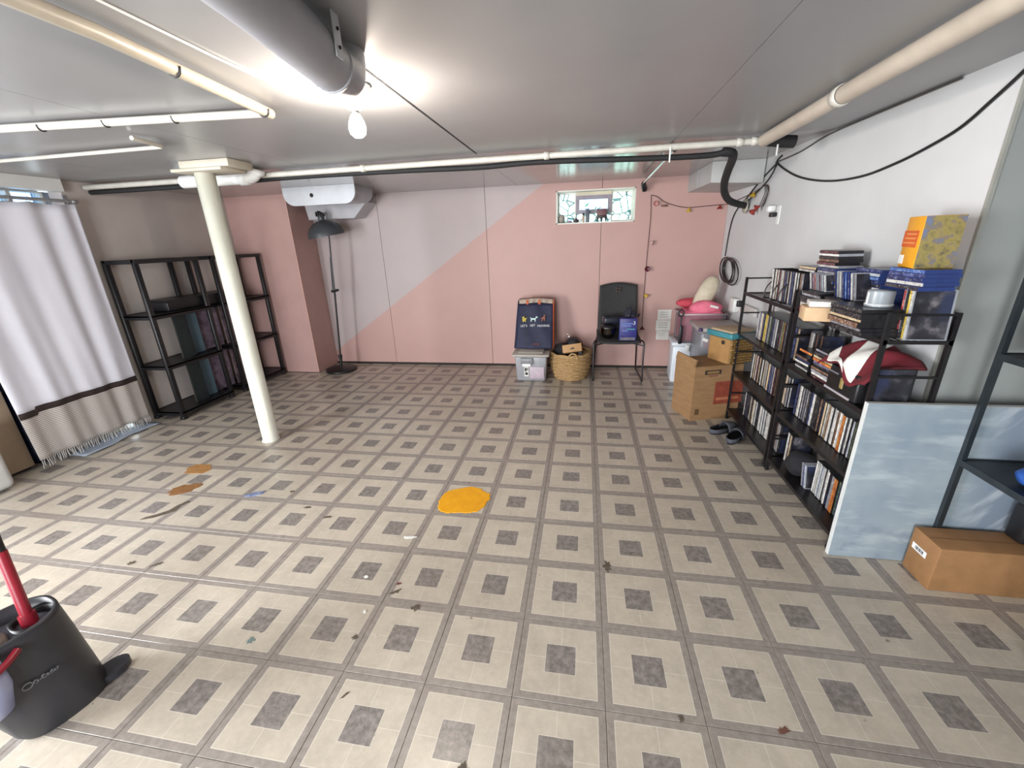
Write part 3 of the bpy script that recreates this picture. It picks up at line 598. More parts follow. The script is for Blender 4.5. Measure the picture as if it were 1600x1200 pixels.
for y0, y1, z1, mm, lb_, x in ((2.175, 2.31, 0.93 - 0.04, mat('dark_green_canvas', '1d2a2a', '131b1e', 0.6), 'dark green-black canvas leaning in shelf unit beside the curtain', -3.72),
                        (2.30, 2.46, 0.93 - 0.05, mat('teal_canvas', '5b7480', '4d6672', 0.6, 4), 'narrow teal painted canvas between dark and mottled ones', -3.77),
                        (2.455, 2.72, 0.89, paint_mat('mottled_purple', '7d6c78', '5c5060'), 'mottled purple-grey abstract canvas bridging both shelf units', -3.80),
                        (2.735, 2.915, 0.89, paint_mat('mottled_grey', '948088', '6a5f6c'), 'pale mottled grey-pink canvas standing behind the post', -3.77),
                        (2.92, 3.03, 0.88, mat('slate_canvas', '5d626c', '4e535c', 0.6, 5), 'slate grey canvas hidden mostly by the cream post', -3.79)):
    for lo, hi in ((0.075, 0.46), (0.505, z1)):
        pass
    c = MB().box((x, y0 + 0.003, 0.072), (x + 0.018, y1 - 0.003, 0.455))
    o = thing('canvas', (x, (y0 + y1) / 2, 0.072), lb_, 'painting')
    MB().box((x, y0 + 0.003, 0.072), (x + 0.004, y1 - 0.003, 0.455)).box((x, y0 + 0.003, 0.508), (x + 0.004, y1 - 0.003, z1)).build('stretcher', mat('stretcher_wood', '6b5a46', None, 0.7), parent=o)
    MB().box((x + 0.004, y0 + 0.003, 0.072), (x + 0.018, y1 - 0.003, 0.455)).box((x + 0.004, y0 + 0.003, 0.508), (x + 0.018, y1 - 0.003, z1)).build('painted_face', mm, parent=o)
fb = thing('flat_case', (-3.76, 2.5, 0.942), 'flat black case lying across both shelf units', 'case')
MB().rbox((-3.895, 2.14, 0.9405), (-3.668, 2.93, 1.035), 0.006).build('case_body', M_BLACK, parent=fb)
MB().box((-3.898, 2.136, 1.012), (-3.664, 2.934, 1.037)).build('case_lid', M_BLACK, parent=fb)

# ------------------------------------------------------------------ floor lamp
fl_ = thing('floor_lamp', (-2.985, 3.46, 0), 'dark grey dome floor lamp standing in front of the pink wall', 'lamp')
MB().lathe([(0, 0.0), (0.175, 0.0), (0.18, 0.008), (0.178, 0.022), (0.165, 0.03), (0.03, 0.034), (0.0, 0.036)], 36, c=(-2.985, 3.46, 0.0005)).build('base', M_BLACK, parent=fl_)
lp = [(-2.985, 3.46, 0.03), (-2.90, 3.455, 0.95)]
MB().tube(lp, 0.011, 10).tube([(-2.905, 3.45, 0.9), (-2.838, 3.44, 1.58)], 0.008, 10).build('pole', M_BLACKM, parent=fl_)
MB().tube([(-2.912, 3.44, 0.955), (-2.866, 3.43, 1.32)], 0.0055, 8).tube([(-2.884, 3.44, 0.955), (-2.852, 3.43, 1.32)], 0.0055, 8).build('spring_arm', mat('grey_spring', '4a4a4d', None, 0.4), parent=fl_)
MB().tube([(-2.93, 3.45, 0.945), (-2.87, 3.45, 0.955)], 0.016, 10).lathe([(0, 0), (.014, 0), (.014, .03), (0, .03)], 10, c=(-2.86, 3.43, 0.955), axis=(1, -0.3, 0.3)).build('joint_knob', M_BLACKM, parent=fl_)
MB().tube([(-3.00, 3.45, 0.20), (-2.985, 3.45, 0.14), (-2.97, 3.45, 0.11), (-2.955, 3.45, 0.14), (-2.945, 3.45, 0.2)], 0.005, 6).tube([(-2.98, 3.455, 0.05), (-2.97, 3.455, 0.20)], 0.016, 8).build('cord_hook', M_BLACKM, parent=fl_)
ax = Vector((-0.12, -0.10, 1)).normalized(); sc_ = (-2.853, 3.42, 1.535)
prof = [(0.192 * math.cos(a), 0.165 * math.sin(a)) for a in [i * PI / 2 / 10 for i in range(10)]] + [(0.035, 0.175), (0.032, 0.205), (0.022, 0.215), (0, 0.216)]
MB().lathe(prof, 36, c=sc_, axis=ax).build('shade', mat('dark_grey_enamel', '43464a', '3b3e42', 0.38, 8), parent=fl_, recalc=False)
MB().lathe([(0.189 * math.cos(a), 0.158 * math.sin(a) + 0.001) for a in [i * PI / 2 / 10 for i in range(10)]], 36, c=sc_, axis=ax).build('shade_lining', mat('white_enamel', 'c9c5bd', None, 0.4), parent=fl_, recalc=False)
for k in range(4):
    q = Vector(sc_) + ax * 0.2 + Vector((-0.035 + k * 0.022, 0, 0)); MB().rbox(q - Vector((.006, .03, .0)), q + Vector((.006, .03, .055 - abs(k - 1) * 0.01)), 0.004).build('cooling_fin', M_BLACK, parent=fl_)

# ------------------------------------------------------------------ bin, bag, basket, chair
bn = thing('storage_bin', (-0.63, 3.34, 0), 'clear grey storage bin with pale lid under the navy bag', 'bin')
M_BIN = mat('smoky_bin_plastic', '8f8f92', '85858a', 0.3, 6)
MB().rbox((-0.80, 3.185, 0.0), (-0.462, 3.49, 0.275), 0.02, seg=3, taper=0.9).build('bin_body', M_BIN, parent=bn)
MB().rbox((-0.83, 3.165, 0.276), (-0.437, 3.51, 0.30), 0.009, seg=2).rbox((-0.77, 3.20, 0.299), (-0.50, 3.48, 0.318), 0.012, seg=2).build('bin_lid', M_GREYLID, parent=bn)
MB().rbox((-0.735, 3.160, 0.20), (-0.605, 3.19, 0.262), 0.006).build('front_latch', mat('latch_grey', '77777b', None, 0.35), parent=bn)
MB().box((-0.717, 3.1565, 0.178), (-0.63, 3.186, 0.205)).build('latch_clip', M_WHITE, parent=bn)
MB().box((-0.70, 3.186, 0.06), (-0.655, 3.189, 0.165)).build('paper_label', M_PAPER, parent=bn)
for a, b in (((-0.695, 3.1845, 0.115), (-0.675, 3.19, 0.155)), ((-0.67, 3.1845, 0.125), (-0.66, 3.19, 0.152)), ((-0.692, 3.1845, 0.075), (-0.663, 3.19, 0.105))):
    MB().box(a, b).build('print_mark', M_INK, parent=bn)
MB().rbox((-0.645, 3.183, 0.035), (-0.49, 3.2, 0.165), 0.006).build('pink_content', mat('pale_pink_content', 'b9a3ad', '9f959c', 0.5, 14), parent=bn)

bg_ = thing('shopping_bag', (-0.615, 3.43, 0.318), 'navy shopping bag with orange edges leaning on the wall, on the bin', 'bag')
def bagp(u, v, s):   # u 0..1, v 0..1
    w = 0.205 - 0.02 * v; y = 3.39 + 0.16 * v + s * (0.055 * (1 - v * 0.55)) * (0.7 + 0.3 * math.sin(PI * u)) + 0.006 * math.sin(u * 11 + v * 7)
    return (-0.617 + (u * 2 - 1) * w + 0.01 * v, y, 0.32 + 0.455 * v - (0.006 * math.cos(u * 6)) * v)
MB().grid(lambda u, v: bagp(u, v, -1), 14, 14).build('front_panel', M_NAVY, parent=bg_, solid=0.003, recalc=False)
MB().grid(lambda u, v: (bagp(u, v, 1)[0], bagp(u, v, 1)[1], bagp(u, v, 1)[2] + 0.048 * v), 14, 14).build('back_panel', mat('bag_inside', 'b3a294', '9d8b7d', 0.7), parent=bg_, solid=0.003, recalc=False)
for u, nm in ((0.0, 'side_gusset'), (1.0, 'side_gusset')):
    MB().grid(lambda a, v, u=u: tuple(Vector(bagp(u, v, -1)) * (1 - a) + Vector((bagp(u, v, 1)[0], bagp(u, v, 1)[1], bagp(u, v, 1)[2] + 0.048 * v)) * a + Vector(((0.012 if u > .5 else -0.012) * math.sin(PI * a), 0, 0))), 6, 14).build(nm, M_ORANGE if u > .5 else M_NAVY, parent=bg_, solid=0.003, recalc=False)
MB().tube([tuple(Vector(bagp(u / 14, 1, 1)) + Vector((0, 0, 0.05))) for u in range(15)], 0.005, 6).build('rim_binding', mat('brown_binding', '5a2a20', None, 0.7), parent=bg_)
for x in (-0.69, -0.562):
    MB().box((x - 0.012, 3.462, 0.775), (x + 0.012, 3.468, 0.823)).build('handle_strap', M_ORANGE, parent=bg_)
def text(name, s, size, mtx, m, parent, ext=0.0006, align='CENTER'):
    cu = bpy.data.curves.new(name, 'FONT'); cu.body = s; cu.size = size; cu.extrude = ext; cu.align_x = align; cu.align_y = 'CENTER'; cu.resolution_u = 2
    tmp = bpy.data.objects.new(name, cu); COL.objects.link(tmp)
    dg = bpy.context.evaluated_depsgraph_get(); me = bpy.data.meshes.new_from_object(tmp.evaluated_get(dg)); me.name = name
    COL.objects.unlink(tmp); bpy.data.objects.remove(tmp)
    me.transform(mtx); me.transform(Matrix.Translation(-world_loc(parent))); me.materials.clear(); me.materials.append(m)
    o = bpy.data.objects.new(name, me); COL.objects.link(o); o.parent = parent; return o
def frame(o, ex, ey):
    ex = Vector(ex).normalized(); ey = Vector(ey); ey = (ey - ex * ey.dot(ex)).normalized(); ez = ex.cross(ey)
    return Matrix(((ex.x, ey.x, ez.x, o[0]), (ex.y, ey.y, ez.y, o[1]), (ex.z, ey.z, ez.z, o[2]), (0, 0, 0, 1)))
def bagpt(u, v): 
    p = Vector(bagp(u, v, -1)); return p + Vector((0, -0.006, 0.002))
up = Vector(bagp(0.5, 0.9, -1)) - Vector(bagp(0.5, 0.1, -1))
for k, s_ in enumerate(("LET'S", "GET", "MOVING")):
    text('lettering', s_, 0.033, frame(bagpt((0.205, 0.44, 0.745)[k], 0.505) + Vector((0, -0.004, 0)), (1, 0, 0.02), up), M_WPRINT, bg_)
text('small_lettering', 'LISTEE', 0.024, frame(bagpt(0.56, 0.10) + Vector((0, -0.006, 0)), (1, 0, 0.0), up), mat('dull_red_print', '8c3f38', None, 0.6), bg_)
def flat_shape(name, pts, cu_, cv_, s, m):
    c = bagpt(cu_, cv_); upn = up.normalized(); nrm = Vector((1, 0, 0)).cross(upn); mb = MB(); n = len(pts)
    P = [c + Vector((1, 0, 0)) * (p[0] * s) + upn * (p[1] * s) + nrm * 0.004 for p in pts]
    mb.add(P + [p + nrm * 0.003 for p in P], [tuple(range(n)), tuple(range(n, 2 * n))[::-1]] + [(i, (i + 1) % n, n + (i + 1) % n, n + i) for i in range(n)])
    return mb.build(name, m, parent=bg_)
flat_shape('dog_print', [(-1, -1), (-.7, -1), (-.6, -.3), (.5, -.3), (.55, -1), (.85, -1), (.9, .1), (1.2, .5), (1.6, .5), (1.6, .75), (1.2, 1.05), (.95, .95), (.7, .35), (-.8, .35), (-1.15, .75), (-1.2, .5), (-1, .1)], 0.46, 0.645, 0.028, mat('pale_mint_print', 'bfd6d2', None, 0.6))
flat_shape('bird_print', [(-.5, -1), (-.1, -1), (0, -.6), (.3, -.6), (.4, -1), (.7, -1), (.6, -.3), (.9, .4), (1.1, .6), (.5, .5), (.1, .4), (-.1, 1.1), (-.5, 1.2), (-.9, .7), (-.7, .3), (-.7, -.4)], 0.2, 0.645, 0.028, mat('yellow_print', 'b3a23c', None, 0.6))
flat_shape('runner_print', [(-.7, -1), (-.3, -1), (-.1, -.3), (.4, -.1), (.3, -.9), (.7, -.9), (.8, .2), (.5, .5), (.8, 1.1), (.6, 1.5), (.2, 1.3), (.25, .8), (-.5, .2), (-.9, .2), (-.9, 0), (-.3, -.1)], 0.73, 0.66, 0.028, mat('rust_print', '8a5038', None, 0.6))

bk = thing('wicker_basket', (-0.225, 3.40, 0), 'round woven wicker basket on the floor between bin and chair', 'basket')
bm_ = MB(); N = 40
rows = 13
for j in range(rows):
    z = 0.012 + j * 0.0205; rr = 0.165 + 0.045 * math.sin(min(1, z / 0.2) * PI / 2)
    pts = [(-0.225 + (rr + 0.005 * math.sin(k * PI * 10 / 20 + j * PI)) * math.cos(2 * PI * k / N), 3.40 + (rr + 0.005 * math.sin(k * PI * 10 / 20 + j * PI)) * math.sin(2 * PI * k / N), z) for k in range(N)]
    MB().tube(pts, 0.0115, 6, closed=True).build('wicker_row', M_WICKER, parent=bk)
MB().lathe([(0.0, 0.004), (0.15, 0.004), (0.195, 0.22), (0.195, 0.26), (0.185, 0.26), (0.145, 0.02), (0.0, 0.02)], 32, c=(-0.225, 3.40, 0)).build('basket_body', M_WICKER, parent=bk)
MB().tube([(-0.225 + 0.21 * math.cos(a), 3.40 + 0.21 * math.sin(a), 0.275 + 0.004 * math.sin(a * 9)) for a in [2 * PI * k / 40 for k in range(40)]], 0.015, 8, closed=True).build('basket_rim', M_WICKER, parent=bk)
MB().tube([(-0.195 + 0.045 * math.cos(a), 3.188, 0.255 + 0.055 * math.sin(a)) for a in [PI * k / 12 for k in range(13)]], 0.009, 8).build('handle', M_WICKER, parent=bk)
# contents of the basket
o = thing('packet', (-0.2, 3.33, 0.3), 'brown card packet with printed emblem lying in the basket', 'packet')
MB().rbox((-0.305, 3.27, 0.29), (-0.105, 3.36, 0.375), 0.006, rot=Matrix.Rotation(-0.15, 3, 'Y') @ Matrix.Rotation(-0.4, 3, 'X')).build('packet_body', M_CARD2, parent=o)
MB().add([(-0.235, 3.268, 0.317), (-0.165, 3.268, 0.328), (-0.175, 3.272, 0.345), (-0.2, 3.275, 0.36), (-0.228, 3.272, 0.342)], [(0, 1, 2, 3, 4)]).build('printed_emblem', M_INK, parent=o, solid=0.004)
blob('dark_cloth_bundle', (-0.31, 3.42, 0.285), (0.09, 0.1, 0.085), mat('black_cloth', '17161b', '0f0e12', 0.9, 20), 'bundle of black cloth at the bin side of the basket', 'cloth', 3, amp=0.16)
o = thing('black_helmet', (-0.22, 3.47, 0.33), 'dark round capped thing sticking out of the basket back', 'helmet')
MB().lathe([(0.085 * math.cos(a), 0.085 * math.sin(a)) for a in [i * PI / 2 / 8 for i in range(9)]] + [], 24, c=(-0.2, 3.47, 0.33)).build('helmet_shell', mat('charcoal_shell', '26262c', '1c1c20', 0.5), parent=o)
MB().tube(arc((-0.2, 3.44, 0.33), 0.1, 0.1, PI - 0.1, 12), 0.006, 6).build('strap_loop', mat('dark_strap', '3a2018', None, 0.7), parent=o)
MB().tube([(-0.265 + 0.022 * math.cos(a), 3.45, 0.435 + 0.022 * math.sin(a)) for a in [2 * PI * k / 14 for k in range(14)]], 0.003, 5, closed=True).build('key_ring', M_CHROME, parent=o)
o = thing('coiled_cable', (-0.19, 3.29, 0.27), 'dark grey coil of cable at the front of basket', 'cable')
for k in range(4):
    MB().tube([(-0.16 + (0.052 - k * 0.008) * math.cos(a), 3.27 + k * 0.01, 0.285 + (0.042 - k * .006) * math.sin(a)) for a in [2 * PI * i / 20 for i in range(20)]], 0.007, 6, closed=True).build('cable_turn', mat('grey_cable', '3d3f45', None, 0.6), parent=o)

chr_ = thing('stacking_chair', (0.27, 3.5, 0), 'black plastic chair with metal sled legs against the pink wall', 'chair')
def backp(u, v):
    w = 0.205 - 0.012 * v; x = 0.262 + (u * 2 - 1) * w; z = 0.465 + v * 0.47 + 0.028 * math.cos((u * 2 - 1) * 1.5) * v
    return (x, 3.585 + 0.09 * v + 0.03 * (1 - (u * 2 - 1) ** 2), z)
MB().grid(backp, 14, 12).build('backrest', mat('chair_black_plastic', '2c2b2c', '242324', 0.8, 60), parent=chr_, solid=0.012, recalc=False)
for a in range(4):
    MB().rbox((0.235 + (a % 2) * 0.03, 3.656, 0.866 + (a // 2) * 0.03), (0.255 + (a % 2) * 0.03, 3.684, 0.886 + (a // 2) * 0.03), 0.004).build('back_vent', mat('vent_brown', '4a3a36', None, 0.6), parent=chr_)
def seatp(u, v):
    x = 0.262 + (u * 2 - 1) * (0.215); y = 3.24 + v * 0.37
    return (x, y, 0.432 + 0.035 * max(0, v - 0.75) / 0.25 - 0.02 * max(0, 0.2 - v) / 0.2 - 0.012 * (1 - (u * 2 - 1) ** 2) + 0.006)
MB().grid(seatp, 14, 12).build('seat', mat('chair_black_plastic', '2c2b2c'), parent=chr_, solid=0.014, recalc=False)
for s in (-1, 1):
    x = 0.262 + s * 0.247
    MB().tube(smooth_path([(0.262 + s * 0.16, 3.34, 0.41), (x - s * 0.03, 3.32, 0.425), (x, 3.29, 0.40), (x, 3.272, 0.30), (x, 3.258, 0.03), (x, 3.27, 0.010), (x, 3.40, 0.009), (x - s * .01, 3.68, 0.009), (x - s * .015, 3.70, 0.03), (x - s * .03, 3.63, 0.32), (0.262 + s * 0.19, 3.59, 0.46)], 4), 0.0085, 8).build('leg', M_BLACKM, parent=chr_)
    MB().tube([(x, 3.29, 0.375), (0.262 + s * 0.12, 3.33, 0.395)], 0.007, 6).build('seat_brace', M_BLACKM, parent=chr_)
# on the chair
mx_ = thing('mixing_bowl', (0.16, 3.40, 0.43), 'shiny steel bowl with dark lid on the black chair seat', 'bowl')
MB().lathe([(0, 0.0), (0.04, 0.0), (0.06, 0.02), (0.078, 0.06), (0.082, 0.11), (0.085, 0.113), (0.076, 0.113), (0.0, 0.1)], 28, c=(0.155, 3.38, 0.434)).build('bowl_body', mat('dark_steel', '77736c', None, 0.16, metal=1.0), parent=mx_)
MB().lathe([(0.084, 0.114), (0.086, 0.122), (0.05, 0.14), (0.0, 0.145)], 28, c=(0.155, 3.38, 0.434)).build('bowl_lid', M_BLACK, parent=mx_)
bx = MB().rbox((0.10, 3.36, 0.58), (0.27, 3.50, 0.652), 0.02, seg=3, rot=rz(0.15)).rbox((0.13, 3.44, 0.45), (0.2, 3.5, 0.6), 0.01)
bx.build('mixer_head', mat('navy_black_plastic', '1b1f2d', '141722', 0.35), label='dark navy kitchen mixer standing behind the steel bowl on chair', category='mixer', base=(0.17, 3.45, 0.445))
bb = thing('blue_carton', (0.345, 3.32, 0.43), 'deep blue printed carton on the black chair seat', 'box')
M_BLUEB = mat('deep_blue_carton', '2b2a72', '232263', 0.45, 16)
MB().rbox((0.262, 3.262, 0.434), (0.43, 3.37, 0.655), 0.004, rot=rz(-0.04)).build('carton_body', M_BLUEB, parent=bb)
for z, x0, x1, mm in ((0.60, 0.28, 0.39, 'carton_blue_light'), (0.578, 0.28, 0.37, 'carton_blue_light'), (0.545, 0.33, 0.41, 'carton_teal'), (0.53, 0.285, 0.34, 'carton_blue_light')):
    MB().box((x0, 3.2555, z), (x1, 3.259, z + 0.012)).build('printed_line', mat(mm, '5a6fb0' if 'blue' in mm else '3d7e94', None, 0.5), parent=bb)
MB().box((0.272, 3.2555, 0.44), (0.415, 3.2595, 0.468)).build('grey_band', mat('carton_grey', '6a6670', '4d4a55', 0.5, 30), parent=bb)
text('carton_number', '3', 0.05, frame(Vector((0.40, 3.253, 0.612)), (1, 0.04, 0), (0, 0, 1)), M_WPRINT, bb)
cl = MB()
cl.grid(lambda u, v: (0.30 + 0.15 * u + 0.02 * v, 3.36 + 0.03 * v + 0.01 * math.sin(u * 14), 0.656 + 0.09 * v * (0.6 + 0.4 * math.sin(u * 5 + 0.4)) + 0.008 * math.sin(u * 23)), 18, 8)
cl.build('plastic_bag', mat('crinkled_black_film', '2a2a38', '191922', 0.2, 25, 0.8), label='crinkled dark plastic bag behind the deep blue carton', category='bag', base=(0.38, 3.37, 0.655), solid=0.004, recalc=False)

# ------------------------------------------------------------------ corner boxes
ck = thing('white_cooler', (1.02, 3.4, 0), 'white lidded chest on the floor against the pink wall corner', 'chest')
a_ = rz(-0.26)
MB().rbox((0.80, 3.26, 0.0), (1.20, 3.57, 0.375), 0.012, rot=rz(-0.08)).build('chest_body', mat('cool_white_plastic', 'c9cdd3', 'bfc3ca', 0.35), parent=ck)
MB().rbox((0.785, 3.245, 0.377), (1.21, 3.585, 0.418), 0.012, rot=rz(-0.08)).build('chest_lid', mat('cool_white_plastic', 'c9cdd3'), parent=ck)
for x in (0.90, 1.0):
    MB().rbox((x, 3.225, 0.335), (x + 0.035, 3.262, 0.40), 0.006).build('lid_latch', M_WHITE, parent=ck)
tt_ = thing('clear_tote', (1.02, 3.36, 0.42), 'clear plastic tote full of pink cloth on the white chest', 'tote')
t0, t1 = (0.835, 3.22), (1.225, 3.52)
m = MB()
for a, b in (((t0[0], t0[1], 0.421), (t1[0], t0[1] + 0.004, 0.70)), ((t0[0], t1[1] - 0.004, 0.421), (t1[0], t1[1], 0.70)), ((t0[0], t0[1], 0.421), (t0[0] + 0.004, t1[1], 0.70)), ((t1[0] - 0.004, t0[1], 0.421), (t1[0], t1[1], 0.70)), ((t0[0], t0[1], 0.42), (t1[0], t1[1], 0.425))): m.box(a, b)
m.build('tote_wall', M_CLEARBIN2, parent=tt_)
rect = [(t0[0] - .012, t0[1] - .012), (t1[0] + .012, t0[1] - .012), (t1[0] + .012, t1[1] + .012), (t0[0] - .012, t1[1] + .012)]
MB().tube([(x, y, 0.702) for x, y in rect], 0.009, 6, closed=True).build('tote_rim', mat('frosted_rim', 'b5a3a9', None, 0.3), parent=tt_)
MB().rbox((t0[0] + 0.008, t0[1] + 0.008, 0.428), (t1[0] - 0.01, t1[1] - 0.01, 0.73), 0.05, seg=3).build('pink_cloth', M_PINKFAB, label='pink cloth filling the clear tote on the white chest', category='cloth', base=(1.03, 3.37, 0.428))
blob('red_cloth', (0.93, 3.47, 0.775), (0.12, 0.08, 0.045), M_REDPINK, 'rolled red-pink cloth at the wall side of the tote', 'cloth', 5, amp=0.1)
def hump(u, v):
    return (0.86 + 0.33 * u + 0.02 * v, 3.235 + 0.03 * math.sin(u * 6), 0.66 + 0.15 * v * (0.55 + 0.45 * u))
blob('pink_garment', (1.06, 3.30, 0.745), (0.155, 0.07, 0.075), M_PINKFAB, 'pink garment with white tag heaped over the tote front', 'cloth', 9, amp=0.08)
MB().box((1.075, 3.222, 0.762), (1.15, 3.228, 0.782), rot=Matrix.Rotation(0.25, 3, 'Y')).build('white_tag', M_PAPER, label='white tag on the pink garment in the tote', category='tag', base=(1.11, 3.225, 0.762))
pl_ = MB(); 
def pil(u, v):
    th = v * PI; ph_ = u * 2 * PI
    r = 0.085 * (math.sin(th) ** 0.7 if 0 < v < 1 else 0); s = 0.17 * -math.cos(th)
    k = 1 + 0.05 * math.sin(ph_ * 3 + v * 6)
    c = Vector((1.065, 3.38, 0.88)); d = Vector((0.45, 0, 0.9)).normalized(); e = Vector((0.9, 0, -0.45)).normalized()
    return tuple(c + d * s + e * (r * k * math.cos(ph_)) + Vector((0, 1, 0)) * (r * 0.75 * math.sin(ph_)))
pl_.grid(pil, 24, 14).build('cream_pillow', M_CREAMFAB, label='cream bag shaped like a pillow poking out of the tote', category='pillow', base=(1.04, 3.38, 0.74))
o = thing('black_strap', (0.815, 3.2, 0.43), 'black loop and strap hanging at the tote edge by papers', 'strap')
MB().tube([(0.815 + 0.022 * math.cos(a), 3.195, 0.72 + 0.032 * math.sin(a)) for a in [2 * PI * k / 16 for k in range(16)]], 0.008, 6, closed=True).build('loop', M_BLACK, parent=o)
MB().rbox((0.812, 3.182, 0.42), (0.846, 3.204, 0.60), 0.008, seg=2).build('pouch', M_BLACK, parent=o)
MB().tube([(0.82, 3.195, 0.69), (0.822, 3.193, 0.6)], 0.007, 6).build('strap_band', M_BLACK, parent=o)
pp = thing('paper_sheets', (0.74, 3.745, 0.33), 'white paper notices taped to pink wall left of the tote', 'paper')
for k, (x0, x1, z0, z1) in enumerate(((0.70, 0.84, 0.55, 0.66), (0.69, 0.84, 0.43, 0.545), (0.70, 0.83, 0.33, 0.425))):
    MB().box((x0, YB - 0.004 - k * .001, z0), (x1, YB - 0.002 - k * .001, z1)).build('sheet', M_PAPER, parent=pp)
    for j in range(3): MB().box((x0 + 0.02, YB - 0.0062 - k * .001, z1 - 0.03 - j * 0.025), (x1 - 0.03, YB - 0.0045 - k * .001, z1 - 0.024 - j * 0.025)).build('faint_line', mat('faint_print', 'a59f9d', None, 0.7), parent=pp)
t2_ = thing('clear_bin', (1.06, 2.95, 0), 'tall clear storage bin with grey lid behind the cardboard box', 'bin')
MB().rbox((0.90, 2.76, 0.0), (1.225, 3.10, 0.63), 0.02, seg=2, taper=0.94).build('bin_body', M_CLEARBIN, parent=t2_)
MB().rbox((0.875, 2.735, 0.632), (1.24, 3.12, 0.668), 0.01, seg=2).build('bin_lid', mat('warm_grey_lid', '9f9793', '918a86', 0.4), parent=t2_)
MB().lathe([(0, -.015), (.016, -.012), (.018, 0), (.014, .014), (0, .018)], 12, c=(0.885, 2.738, 0.655)).build('purple_knob', mat('purple_plastic', '3a2350', None, 0.4), parent=t2_)
MB().box((0.915, 2.757, 0.55), (0.96, 2.761, 0.575), rot=Matrix.Rotation(0.4, 3, 'Y')).build('white_tag', M_PAPER, parent=t2_)
for z0, z1, mm in ((0.44, 0.50, 'd05d78'), (0.505, 0.53, 'b58a9a'), (0.535, 0.61, '3b4454')):
    MB().rbox((1.0, 2.80, z0), (1.20, 3.05, z1), 0.006).build('folded_cloth', mat('content_' + mm, mm, None, 0.8), parent=t2_)
ws = thing('seagrass_basket', (1.09, 2.5, 0.456), 'square woven seagrass basket on top of the cardboard box', 'basket')
sq = rz(0.48); sp0 = (1.02, 2.375, 0)
def sbx(a, b, r=0.012): return MB().rbox(a, b, r, seg=2, rot=sq, piv=sp0)
sbx((1.02, 2.375, 0.4565), (1.235, 2.60, 0.655)).build('basket_body', M_SEAGRASS, parent=ws)
MB().box((1.0178, 2.38, 0.46), (1.0198, 2.595, 0.65), rot=sq, piv=sp0).build('tan_side', mat('tan_board', '9c7648', '8d683b', 0.7), parent=ws)
MB().lathe([(0, -.002), (.016, -.002), (.016, .003)], 14, c=tuple(Vector(sp0) + sq @ Vector((-0.004, 0.075, 0)) + Vector((0, 0, 0.62))), axis=sq @ Vector((1, 0, 0))).build('grip_hole', M_INK, parent=ws)
for k in range(9):
    z = 0.469 + k * 0.021
    MB().tube([tuple(Vector(sp0) + sq @ Vector((0.004 + 0.21 * i / 22, -0.002 - 0.004 * math.sin(i * PI / 1.5 + k * PI), 0)) + Vector((0, 0, z))) for i in range(23)], 0.0095, 6).build('woven_row', M_SEAGRASS, parent=ws)
tb = thing('teal_tray', (1.08, 2.49, 0.657), 'teal shallow tray with tan rolled paper on the seagrass basket', 'tray')
sbx((1.0, 2.36, 0.657), (1.245, 2.62, 0.70), 0.008).build('tray_body', M_TEAL, parent=tb)
sbx((1.02, 2.38, 0.695), (1.235, 2.60, 0.715), 0.008).build('rolled_paper', mat('kraft_tissue', 'b79f84', 'a08769', 0.8, 18), parent=tb)
cbx = thing('cardboard_box', (0.95, 2.45, 0), 'open brown cardboard moving box on the floor at rack end', 'box')
cr = rz(0.30); pv = (0.765, 2.305, 0)
MB().box((0.765, 2.305, 0.0), (1.17, 2.60, 0.452), rot=cr, piv=pv).build('carton_body', M_CARD, parent=cbx)
MB().box((0.755, 2.31, 0.452), (0.768, 2.59, 0.51), rot=cr @ Matrix.Rotation(0.2, 3, 'Y'), piv=(0.765, 2.305, 0.452)).build('left_flap', M_CARD, parent=cbx)
MB().box((0.77, 2.30, 0.4525), (1.165, 2.43, 0.4555), rot=cr, piv=pv).build('front_flap', M_CARD, parent=cbx)
MB().box((0.775, 2.45, 0.4525), (1.165, 2.60, 0.4555), rot=cr, piv=pv).build('back_flap', M_CARD, parent=cbx)
def onface(x0, x1, z0, z1, m, nm, t=0.0015): return MB().box((x0, 2.305 - t, z0), (x1, 2.3055, z1), m=0, rot=cr, piv=pv).build(nm, m, parent=cbx)
onface(0.85, 0.985, 0.385, 0.42, M_INK, 'printed_strip'); onface(0.868, 0.968, 0.392, 0.412, mat('card_print_pale', '84653f', None, 0.7), 'strip_text', 0.0022)
onface(0.885, 0.96, 0.368, 0.376, mat('maroon_print', '6d3a33', None, 0.7), 'small_text')
onface(0.95, 1.19, 0.13, 0.32, mat('red_print', '8a3f2c', '70301f', 0.7, 30), 'red_print'); onface(0.97, 1.16, 0.165, 0.185, mat('red_print_pale', 'a86a48', None, 0.7), 'red_text', 0.002)
onface(0.80, 0.835, 0.05, 0.10, mat('card_print_dark', '5a4227', None, 0.7), 'recycling_mark')
